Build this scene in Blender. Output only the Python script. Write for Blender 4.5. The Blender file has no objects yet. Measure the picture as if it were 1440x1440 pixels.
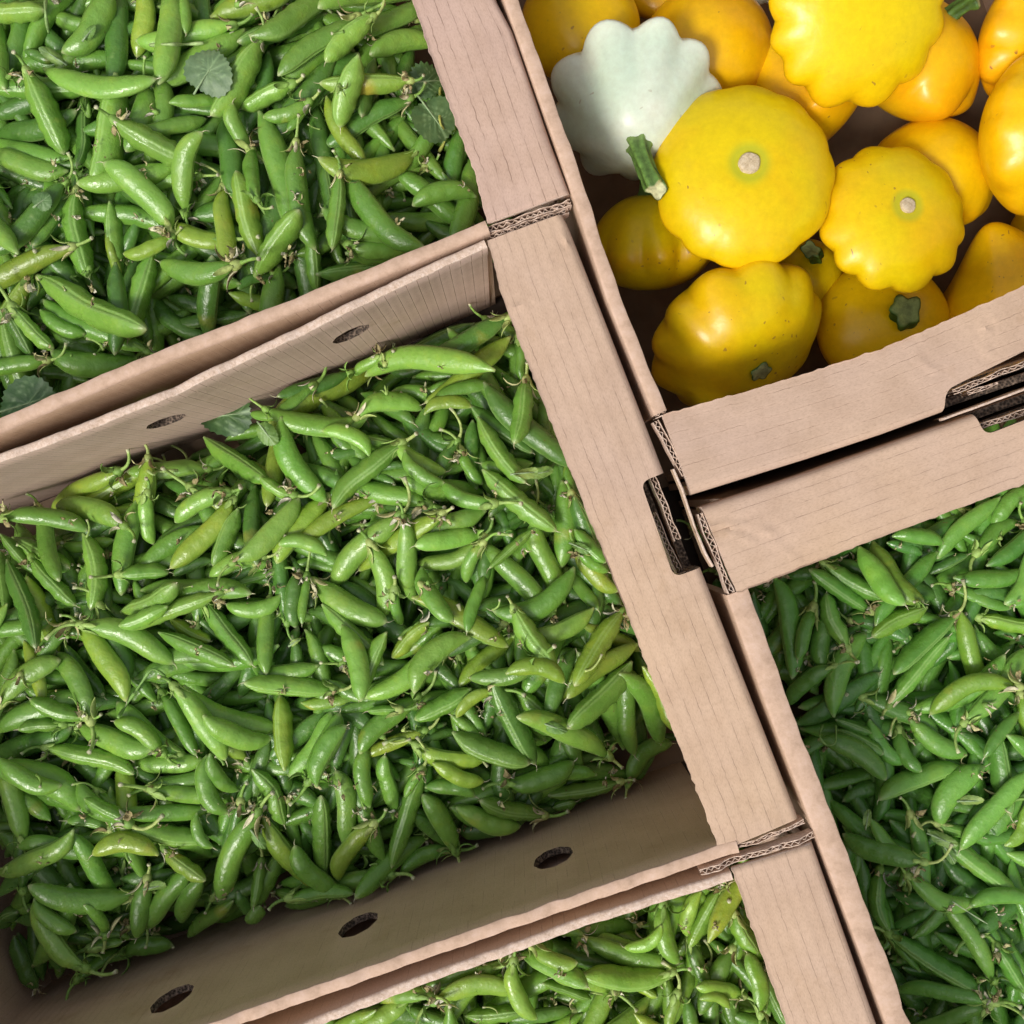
import bpy, bmesh, math, random
import numpy as np
from mathutils import Vector, Matrix, noise as mnoise

SC = bpy.context.scene
COL = SC.collection
R = math.radians
# ------------------------------------------------------------------ camera, sky, sun, exposure
D = 0.46                     # camera height above the crate rims (rims lie at z = 0)
S = 0.459 / 1440.0           # metres per photo pixel on the rim plane
cam = bpy.data.cameras.new("camera"); camo = bpy.data.objects.new("camera", cam)
COL.objects.link(camo); camo.location = (0, 0, D)
cam.sensor_width = 36; cam.lens = 36 * D / (1440 * S); cam.clip_start = 0.01; cam.clip_end = 50
SC.camera = camo
SUNDIR = Vector((-0.48, -0.60, 0.95)).normalized()
w = bpy.data.worlds.new("World"); SC.world = w; w.use_nodes = True
nt = w.node_tree; bg = nt.nodes["Background"]
sky = nt.nodes.new("ShaderNodeTexSky"); sky.sky_type = 'NISHITA'; sky.sun_disc = False
sky.sun_elevation = math.asin(SUNDIR.z); sky.sun_rotation = math.atan2(SUNDIR.x, SUNDIR.y)
sky.air_density = 1.0; sky.dust_density = 4.0; sky.ozone_density = 1.0
hs = nt.nodes.new("ShaderNodeHueSaturation"); hs.inputs["Saturation"].default_value = 0.3
nt.links.new(sky.outputs[0], hs.inputs["Color"]); nt.links.new(hs.outputs[0], bg.inputs["Color"])
bg.inputs["Strength"].default_value = 0.125
sun = bpy.data.lights.new("sun", 'SUN'); suno = bpy.data.objects.new("sun", sun); COL.objects.link(suno)
sun.energy = 1.75; sun.angle = R(13); sun.color = (1.0, 0.95, 0.87)
suno.rotation_euler = SUNDIR.to_track_quat('Z', 'Y').to_euler()
SC.view_settings.view_transform = 'Standard'; SC.view_settings.look = 'None'
SC.view_settings.exposure = 0.25; SC.view_settings.gamma = 1.0
SC.render.engine = 'CYCLES'

rnd = random.Random(7)
nr = np.random.RandomState(11)

def P(px, py, z=0.0):
    k = S * (D - z) / D
    return Vector(((px - 720) * k, -(py - 720) * k, z))

# ------------------------------------------------------------------ helpers
def tag(o, label=None, cat=None, group=None, kind=None):
    if label: o["label"] = label
    if cat: o["category"] = cat
    if group: o["group"] = group
    if kind: o["kind"] = kind
    return o

def link(name, data, parent=None, loc=None):
    o = bpy.data.objects.new(name, data); COL.objects.link(o)
    if loc is not None: o.location = loc
    if parent: o.parent = parent
    return o

class Acc:
    """collects geometry with colour / aux vertex attributes and a uv"""
    def __init__(s): s.V = []; s.F = []; s.M = []; s.C = []; s.A = []; s.n = 0; s.UV = []
    def add(s, V, F, C=None, A=None, mat=0):
        V = np.asarray(V, float); k = len(V)
        s.V.append(V)
        for f in F: s.F.append(tuple(int(i) + s.n for i in f)); s.M.append(mat)
        s.C.append(np.tile((1, 1, 1, 1), (k, 1)) if C is None else (np.tile(C, (k, 1)) if np.ndim(C) == 1 else C))
        s.A.append(np.zeros((k, 4)) if A is None else A)
        s.n += k
    def build(s, name, mats, smooth=True, attrs=True):
        me = bpy.data.meshes.new(name)
        V = np.concatenate(s.V)
        me.from_pydata([tuple(v) for v in V.tolist()], [], s.F)
        if attrs:
            a = me.attributes.new("tint", 'FLOAT_COLOR', 'POINT'); a.data.foreach_set("color", np.concatenate(s.C).astype(np.float32).ravel())
            a = me.attributes.new("aux", 'FLOAT_COLOR', 'POINT'); a.data.foreach_set("color", np.concatenate(s.A).astype(np.float32).ravel())
        for m in mats: me.materials.append(m)
        me.polygons.foreach_set("material_index", s.M)
        me.polygons.foreach_set("use_smooth", [smooth] * len(s.F))
        me.update()
        return me

# ------------------------------------------------------------------ node helper
def mat(name):
    m = bpy.data.materials.new(name); m.use_nodes = True
    n = m.node_tree.nodes; l = m.node_tree.links
    return m, n, l, n["Principled BSDF"]
def ramp(n, stops):
    r = n.new("ShaderNodeValToRGB"); e = r.color_ramp.elements
    while len(e) < len(stops): e.new(0.5)
    for i, (p, c) in enumerate(stops):
        e[i].position = p; e[i].color = c if len(c) == 4 else (*c, 1)
    return r
def mix(n, l, fac, a, b, mode='MIX'):
    m = n.new("ShaderNodeMix"); m.data_type = 'RGBA'; m.blend_type = mode
    for i, v in ((0, fac), (6, a), (7, b)):
        if hasattr(v, "default_value") or hasattr(v, "is_linked"): l.new(v, m.inputs[i])
        elif isinstance(v, (int, float)): m.inputs[i].default_value = v
        else: m.inputs[i].default_value = (*v, 1) if len(v) == 3 else v
    return m.outputs[2]
def noise(n, l, vec, scale, detail=3, rough=0.6, out=0):
    t = n.new("ShaderNodeTexNoise"); t.inputs["Scale"].default_value = scale
    t.inputs["Detail"].default_value = detail; t.inputs["Roughness"].default_value = rough
    if vec is not None: l.new(vec, t.inputs["Vector"])
    return t.outputs[out]
def mth(n, l, op, a, b=None, clamp=False):
    m = n.new("ShaderNodeMath"); m.operation = op; m.use_clamp = clamp
    for i, v in ((0, a), (1, b)):
        if v is None: continue
        if isinstance(v, (int, float)): m.inputs[i].default_value = v
        else: l.new(v, m.inputs[i])
    return m.outputs[0]
def bump(n, l, h, strength, dist, prev=None):
    b = n.new("ShaderNodeBump"); b.inputs["Strength"].default_value = strength; b.inputs["Distance"].default_value = dist
    l.new(h, b.inputs["Height"])
    if prev is not None: l.new(prev, b.inputs["Normal"])
    return b.outputs[0]

# ------------------------------------------------------------------ materials
def cardboard(name, base=(0.505, 0.36, 0.28), base2=(0.56, 0.395, 0.27), line=0.5, dash=(0.42, 0.62), lw=0.045):
    dash_ = dash
    m, n, l, b = mat(name)
    g = n.new("ShaderNodeNewGeometry").outputs["Position"]
    uv = n.new("ShaderNodeUVMap"); uv.uv_map = "uv"
    big = noise(n, l, g, 5, 3); r1 = ramp(n, [(0.35, (0, 0, 0)), (0.65, (1, 1, 1))]); l.new(big, r1.inputs[0])
    c = mix(n, l, r1.outputs[0], base, base2)
    # paper fibres
    mp = n.new("ShaderNodeMapping"); mp.inputs["Scale"].default_value = (1, 0.35, 1); l.new(uv.outputs[0], mp.inputs[0])
    fib = noise(n, l, mp.outputs[0], 1600, 4, 0.75)
    fr = ramp(n, [(0.28, (0.80, 0.78, 0.75)), (0.5, (1, 1, 1)), (0.75, (1.08, 1.07, 1.06))]); l.new(fib, fr.inputs[0])
    c = mix(n, l, 1.0, c, fr.outputs[0], 'MULTIPLY')
    blot = noise(n, l, g, 55, 3); br = ramp(n, [(0.3, (0.88, 0.86, 0.83)), (0.6, (1, 1, 1))]); l.new(blot, br.inputs[0])
    c = mix(n, l, 0.8, c, br.outputs[0], 'MULTIPLY')
    # scuffs and faint stains
    ms = n.new("ShaderNodeMapping"); ms.inputs["Scale"].default_value = (1, 5, 1); ms.inputs["Rotation"].default_value = (0, 0, 0.5); l.new(g, ms.inputs[0])
    sc = noise(n, l, ms.outputs[0], 60, 5, 0.8); scr = ramp(n, [(0.66, (0, 0, 0)), (0.74, (1, 1, 1))]); l.new(sc, scr.inputs[0])
    c = mix(n, l, mth(n, l, 'MULTIPLY', scr.outputs[0], 0.35), c, (0.34, 0.235, 0.17))
    st = noise(n, l, g, 18, 4, 0.7); sr = ramp(n, [(0.60, (1, 1, 1)), (0.70, (0.84, 0.80, 0.72)), (0.74, (0.98, 0.96, 0.92))]); l.new(st, sr.inputs[0])
    c = mix(n, l, 0.7, c, sr.outputs[0], 'MULTIPLY')
    # sunken flute lines: thin dashes every 5.4 mm of uv.x
    sx = n.new("ShaderNodeSeparateXYZ"); l.new(uv.outputs[0], sx.inputs[0])
    wob = noise(n, l, g, 14, 1); wob = mth(n, l, 'MULTIPLY', wob, 0.04)
    t = mth(n, l, 'MULTIPLY', sx.outputs[0], 1 / 0.0054); t = mth(n, l, 'ADD', t, wob)
    f = mth(n, l, 'FRACT', t); f = mth(n, l, 'SUBTRACT', f, 0.5); f = mth(n, l, 'ABSOLUTE', f)
    lr = ramp(n, [(0.0, (1, 1, 1)), (lw, (0, 0, 0))]); l.new(f, lr.inputs[0])
    cell = mth(n, l, 'FLOOR', t)
    cv = n.new("ShaderNodeCombineXYZ"); cx = mth(n, l, 'MULTIPLY', cell, 3.7); l.new(cx, cv.inputs[0])
    cy = mth(n, l, 'MULTIPLY', sx.outputs[1], 60.0); l.new(cy, cv.inputs[1])
    dash = noise(n, l, cv.outputs[0], 1.0, 3, 0.7); dr = ramp(n, [(dash_[0], (0, 0, 0)), (dash_[1], (1, 1, 1))]); l.new(dash, dr.inputs[0])
    lm = mth(n, l, 'MULTIPLY', lr.outputs[0], dr.outputs[0])
    lmc = mth(n, l, 'MULTIPLY', lm, line)
    c = mix(n, l, lmc, c, (0.20, 0.12, 0.085))
    l.new(c, b.inputs["Base Color"]); b.inputs["Roughness"].default_value = 0.78
    b.inputs["Specular IOR Level"].default_value = 0.28
    wash = mth(n, l, 'MULTIPLY', t, 2 * math.pi); wash = mth(n, l, 'SINE', wash)
    n1 = bump(n, l, wash, 0.35, 0.00012)
    n1 = bump(n, l, fib, 0.25, 0.00018, n1)
    n1 = bump(n, l, mth(n, l, 'MULTIPLY', lm, -1.0), 0.5, 0.0003, n1)
    n1 = bump(n, l, noise(n, l, g, 130, 3), 0.4, 0.0006, n1)
    l.new(n1, b.inputs["Normal"])
    return m
M_card = cardboard("kraft_cardboard")
M_card2 = cardboard("kraft_cardboard_ruled", base=(0.49, 0.345, 0.29), base2=(0.53, 0.37, 0.28), line=0.95)
M_card3 = cardboard("kraft_cardboard_scored", base=(0.60, 0.435, 0.37), base2=(0.63, 0.455, 0.37), line=0.75, dash=(0.25, 0.5), lw=0.05)
M_cardin = cardboard("kraft_cardboard_inner", base=(0.56, 0.405, 0.28), base2=(0.59, 0.42, 0.29), line=0.45)

def rim():
    m, n, l, b = mat("folded_card_rim")
    g = n.new("ShaderNodeNewGeometry").outputs["Position"]
    r = ramp(n, [(0.25, (0.40, 0.27, 0.19)), (0.5, (0.54, 0.375, 0.275)), (0.75, (0.62, 0.45, 0.36))]); l.new(noise(n, l, g, 140, 5, 0.75), r.inputs[0])
    l.new(r.outputs[0], b.inputs["Base Color"]); b.inputs["Roughness"].default_value = 0.8; b.inputs["Specular IOR Level"].default_value = 0.25
    n1 = bump(n, l, noise(n, l, g, 260, 4), 0.6, 0.0003); n1 = bump(n, l, noise(n, l, g, 1100, 3), 0.4, 0.0002, n1)
    l.new(n1, b.inputs["Normal"])
    return m
M_rim = rim()
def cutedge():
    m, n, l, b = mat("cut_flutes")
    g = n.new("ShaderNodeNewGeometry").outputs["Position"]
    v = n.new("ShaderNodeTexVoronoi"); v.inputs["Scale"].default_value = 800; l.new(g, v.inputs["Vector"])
    r = ramp(n, [(0.2, (0.02, 0.014, 0.01)), (0.5, (0.08, 0.055, 0.04)), (0.85, (0.26, 0.19, 0.14))]); l.new(v.outputs["Distance"], r.inputs[0])  # shade of the flute voids and hole sides painted into the colour
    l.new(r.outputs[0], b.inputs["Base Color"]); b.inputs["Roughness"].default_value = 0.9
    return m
M_cutedge = cutedge()

def torn():
    m, n, l, b = mat("torn_card_edge")
    g = n.new("ShaderNodeNewGeometry").outputs["Position"]
    r = ramp(n, [(0.3, (0.44, 0.31, 0.22)), (0.5, (0.60, 0.45, 0.355)), (0.72, (0.72, 0.59, 0.51))]); l.new(noise(n, l, g, 520, 4, 0.8), r.inputs[0])
    l.new(r.outputs[0], b.inputs["Base Color"]); b.inputs["Roughness"].default_value = 0.85
    l.new(bump(n, l, noise(n, l, g, 900, 3), 0.8, 0.0004), b.inputs["Normal"])
    return m
M_torn = torn()

def podmat():
    m, n, l, b = mat("pea_pod_skin")
    ta = n.new("ShaderNodeAttribute"); ta.attribute_name = "tint"
    au = n.new("ShaderNodeAttribute"); au.attribute_name = "aux"
    sp = n.new("ShaderNodeSeparateColor"); l.new(au.outputs["Color"], sp.inputs[0])
    g = n.new("ShaderNodeNewGeometry").outputs["Position"]
    c = ta.outputs["Color"]
    big = noise(n, l, g, 95, 3); r = ramp(n, [(0.3, (0.80, 0.88, 0.80)), (0.55, (1, 1, 1)), (0.75, (1.22, 1.08, 0.9))]); l.new(big, r.inputs[0])
    c = mix(n, l, 1.0, c, r.outputs[0], 'MULTIPLY')
    # pale bruises and freckles
    fl = noise(n, l, g, 260, 4, 0.7); fr = ramp(n, [(0.60, (0, 0, 0)), (0.72, (1, 1, 1))]); l.new(fl, fr.inputs[0])
    c = mix(n, l, mth(n, l, 'MULTIPLY', fr.outputs[0], 0.32), c, (0.34, 0.46, 0.17))
    v = n.new("ShaderNodeTexVoronoi"); v.inputs["Scale"].default_value = 150; l.new(g, v.inputs["Vector"])
    vr = ramp(n, [(0.04, (1, 1, 1)), (0.10, (0, 0, 0))]); l.new(v.outputs["Distance"], vr.inputs[0])
    msk = noise(n, l, g, 28, 2); mr = ramp(n, [(0.54, (0, 0, 0)), (0.62, (1, 1, 1))]); l.new(msk, mr.inputs[0])
    c = mix(n, l, mth(n, l, 'MULTIPLY', vr.outputs[0], mr.outputs[0]), c, (0.13, 0.10, 0.03))
    # yellow patch, from the aux green channel
    pr = noise(n, l, g, 120, 3); pv = mth(n, l, 'ADD', sp.outputs[1], mth(n, l, 'MULTIPLY', mth(n, l, 'SUBTRACT', pr, 0.5), 0.5))
    yr = ramp(n, [(0.35, (0, 0, 0)), (0.75, (1, 1, 1))]); l.new(pv, yr.inputs[0])
    c = mix(n, l, mth(n, l, 'MULTIPLY', yr.outputs[0], 0.75), c, (0.50, 0.40, 0.06))
    # suture line, aux red; pale tip, aux blue
    c = mix(n, l, mth(n, l, 'MULTIPLY', sp.outputs[0], 0.55), c, (0.32, 0.50, 0.15))
    c = mix(n, l, sp.outputs[2], c, (0.62, 0.60, 0.38))
    l.new(c, b.inputs["Base Color"])
    rr = noise(n, l, g, 70, 3); rm = ramp(n, [(0.3, (0.20, 0.20, 0.20)), (0.7, (0.42, 0.42, 0.42))]); l.new(rr, rm.inputs[0])
    l.new(rm.outputs[0], b.inputs["Roughness"])
    b.inputs["Specular IOR Level"].default_value = 0.55
    b.inputs["Subsurface Weight"].default_value = 0.12; b.inputs["Subsurface Scale"].default_value = 0.003
    b.inputs["Subsurface Radius"].default_value = (0.5, 1.0, 0.25)
    n1 = bump(n, l, noise(n, l, g, 260, 3), 0.75, 0.0007)
    n1 = bump(n, l, noise(n, l, g, 800, 2), 0.5, 0.0002, n1)
    l.new(n1, b.inputs["Normal"])
    return m
M_pod = podmat()

def tintmat(name, rough=0.55, scale=300, amp=0.35, dist=0.0003, sss=0.0, spec=0.4):
    m, n, l, b = mat(name)
    ta = n.new("ShaderNodeAttribute"); ta.attribute_name = "tint"
    g = n.new("ShaderNodeNewGeometry").outputs["Position"]
    r = ramp(n, [(0.3, (1 - amp,) * 3), (0.7, (1 + amp * 0.6,) * 3)]); l.new(noise(n, l, g, scale, 3), r.inputs[0])
    l.new(mix(n, l, 1.0, ta.outputs["Color"], r.outputs[0], 'MULTIPLY'), b.inputs["Base Color"])
    b.inputs["Roughness"].default_value = rough; b.inputs["Specular IOR Level"].default_value = spec
    b.inputs["Subsurface Weight"].default_value = sss; b.inputs["Subsurface Scale"].default_value = 0.002
    l.new(bump(n, l, noise(n, l, g, scale * 2.5, 3), 0.5, dist), b.inputs["Normal"])
    return m
M_calyx = tintmat("pea_calyx"); M_dry = tintmat("dried_petal", 0.85, 500, 0.5)

def leafmat():
    m, n, l, b = mat("pea_leaf_blade")
    ta = n.new("ShaderNodeAttribute"); ta.attribute_name = "tint"
    au = n.new("ShaderNodeAttribute"); au.attribute_name = "aux"
    sp = n.new("ShaderNodeSeparateColor"); l.new(au.outputs["Color"], sp.inputs[0])
    g = n.new("ShaderNodeNewGeometry").outputs["Position"]
    r = ramp(n, [(0.3, (0.6, 0.7, 0.6)), (0.7, (1.3, 1.2, 1.1))]); l.new(noise(n, l, g, 160, 4, 0.7), r.inputs[0])
    c = mix(n, l, 1.0, ta.outputs["Color"], r.outputs[0], 'MULTIPLY')
    c = mix(n, l, mth(n, l, 'MULTIPLY', sp.outputs[0], 0.6), c, (0.28, 0.42, 0.20))
    l.new(c, b.inputs["Base Color"]); b.inputs["Roughness"].default_value = 0.5
    l.new(bump(n, l, noise(n, l, g, 350, 3), 0.6, 0.0005), b.inputs["Normal"])
    return m
M_leaf = leafmat()

def squashmat(name, c1, c2, scarcol=(0.30, 0.14, 0.03), rough=0.3):
    m, n, l, b = mat(name)
    au = n.new("ShaderNodeAttribute"); au.attribute_name = "aux"     # r: halo round the stem pole, g: scar disc
    sp = n.new("ShaderNodeSeparateColor"); l.new(au.outputs["Color"], sp.inputs[0])
    tc = n.new("ShaderNodeTexCoord").outputs["Object"]
    oi = n.new("ShaderNodeObjectInfo")
    vv = n.new("ShaderNodeVectorMath"); vv.operation = 'ADD'; l.new(tc, vv.inputs[0])
    cv = n.new("ShaderNodeCombineXYZ"); l.new(oi.outputs["Random"], cv.inputs[0]); l.new(mth(n, l, 'MULTIPLY', oi.outputs["Random"], 5.3), cv.inputs[1]); l.new(cv.outputs[0], vv.inputs[1])
    vec = vv.outputs[0]
    r = ramp(n, [(0.42, (0, 0, 0)), (0.78, (1, 1, 1))]); l.new(noise(n, l, vec, 17, 3), r.inputs[0])
    c = mix(n, l, r.outputs[0], c1, c2)
    c = mix(n, l, mth(n, l, 'MULTIPLY', sp.outputs[2], 0.65), c, c2)
    g2 = ramp(n, [(0.62, (0, 0, 0)), (0.76, (1, 1, 1))]); l.new(noise(n, l, vec, 38, 4, 0.7), g2.inputs[0])
    c = mix(n, l, mth(n, l, 'MULTIPLY', g2.outputs[0], 0.35), c, tuple(0.75 * x + 0.04 for x in c1))
    r2 = ramp(n, [(0.3, (0.90, 0.88, 0.8)), (0.7, (1.06, 1.07, 1.0))]); l.new(noise(n, l, vec, 240, 4, 0.7), r2.inputs[0])
    c = mix(n, l, 0.8, c, r2.outputs[0], 'MULTIPLY')
    hr = ramp(n, [(0.05, (0, 0, 0)), (0.9, (1, 1, 1))]); l.new(sp.outputs[0], hr.inputs[0])
    c = mix(n, l, hr.outputs[0], c, (0.30, 0.42, 0.03))
    # scratches and freckles: warped, of many sizes, gathered in patches
    rot = n.new("ShaderNodeVectorRotate"); rot.rotation_type = 'EULER_XYZ'; l.new(vec, rot.inputs["Vector"])
    ce = n.new("ShaderNodeCombineXYZ")
    for q_, k_ in enumerate((9.0, 17.0, 31.0)): l.new(mth(n, l, 'MULTIPLY', oi.outputs["Random"], k_), ce.inputs[q_])
    l.new(ce.outputs[0], rot.inputs["Rotation"])
    wn = n.new("ShaderNodeTexNoise"); wn.inputs["Scale"].default_value = 55; wn.inputs["Detail"].default_value = 3; l.new(rot.outputs[0], wn.inputs["Vector"])
    wv = n.new("ShaderNodeVectorMath"); wv.operation = 'MULTIPLY_ADD'; l.new(wn.outputs["Color"], wv.inputs[0]); wv.inputs[1].default_value = (0.02, 0.02, 0.02); l.new(rot.outputs[0], wv.inputs[2])
    for sc_, st_, th_, ml, mh, amt in ((62, (1, 4.5, 1.6), 0.13, 0.57, 0.63, 0.9), (190, (1, 1.4, 1), 0.16, 0.53, 0.60, 0.7)):
        mp = n.new("ShaderNodeMapping"); mp.inputs["Scale"].default_value = st_; l.new(wv.outputs[0], mp.inputs[0])
        v = n.new("ShaderNodeTexVoronoi"); v.inputs["Scale"].default_value = sc_; l.new(mp.outputs[0], v.inputs["Vector"])
        sz = n.new("ShaderNodeSeparateColor"); l.new(v.outputs["Color"], sz.inputs[0])
        dd = mth(n, l, 'SUBTRACT', mth(n, l, 'MULTIPLY', sz.outputs[0], th_ * 1.4), v.outputs["Distance"])
        dr = ramp(n, [(0.0, (0, 0, 0)), (0.045, (1, 1, 1))]); l.new(dd, dr.inputs[0])
        mr = ramp(n, [(ml, (0, 0, 0)), (mh, (1, 1, 1))]); l.new(noise(n, l, rot.outputs[0], 30 if sc_ < 100 else 19, 2), mr.inputs[0])
        c = mix(n, l, mth(n, l, 'MULTIPLY', mth(n, l, 'MULTIPLY', dr.outputs[0], mr.outputs[0]), amt), c, scarcol)
    sr = ramp(n, [(0.3, (0.42, 0.30, 0.16)), (0.6, (0.62, 0.50, 0.33))]); l.new(noise(n, l, vec, 480, 3), sr.inputs[0])
    c = mix(n, l, sp.outputs[1], c, sr.outputs[0])
    l.new(c, b.inputs["Base Color"])
    b.inputs["Roughness"].default_value = rough; b.inputs["Specular IOR Level"].default_value = 0.35
    b.inputs["Subsurface Weight"].default_value = 0.08; b.inputs["Subsurface Scale"].default_value = 0.005
    b.inputs["Subsurface Radius"].default_value = (1.0, 0.6, 0.15)
    n1 = bump(n, l, noise(n, l, vec, 60, 2), 0.35, 0.0015)
    n1 = bump(n, l, noise(n, l, vec, 500, 3), 0.3, 0.0002, n1)
    l.new(n1, b.inputs["Normal"])
    return m
M_yel = squashmat("squash_skin_yellow", (0.73, 0.545, 0.003), (0.78, 0.43, 0.003))
M_amb = squashmat("squash_skin_amber_light", (0.79, 0.51, 0.003), (0.79, 0.40, 0.003))
M_org = squashmat("squash_skin_amber", (0.80, 0.46, 0.004), (0.78, 0.36, 0.004))
M_wht = squashmat("squash_skin_white", (0.56, 0.67, 0.56), (0.78, 0.78, 0.69), (0.30, 0.22, 0.12), 0.33)
M_sstem = tintmat("squash_stem_green", 0.55, 260, 0.45, 0.0008)

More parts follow.
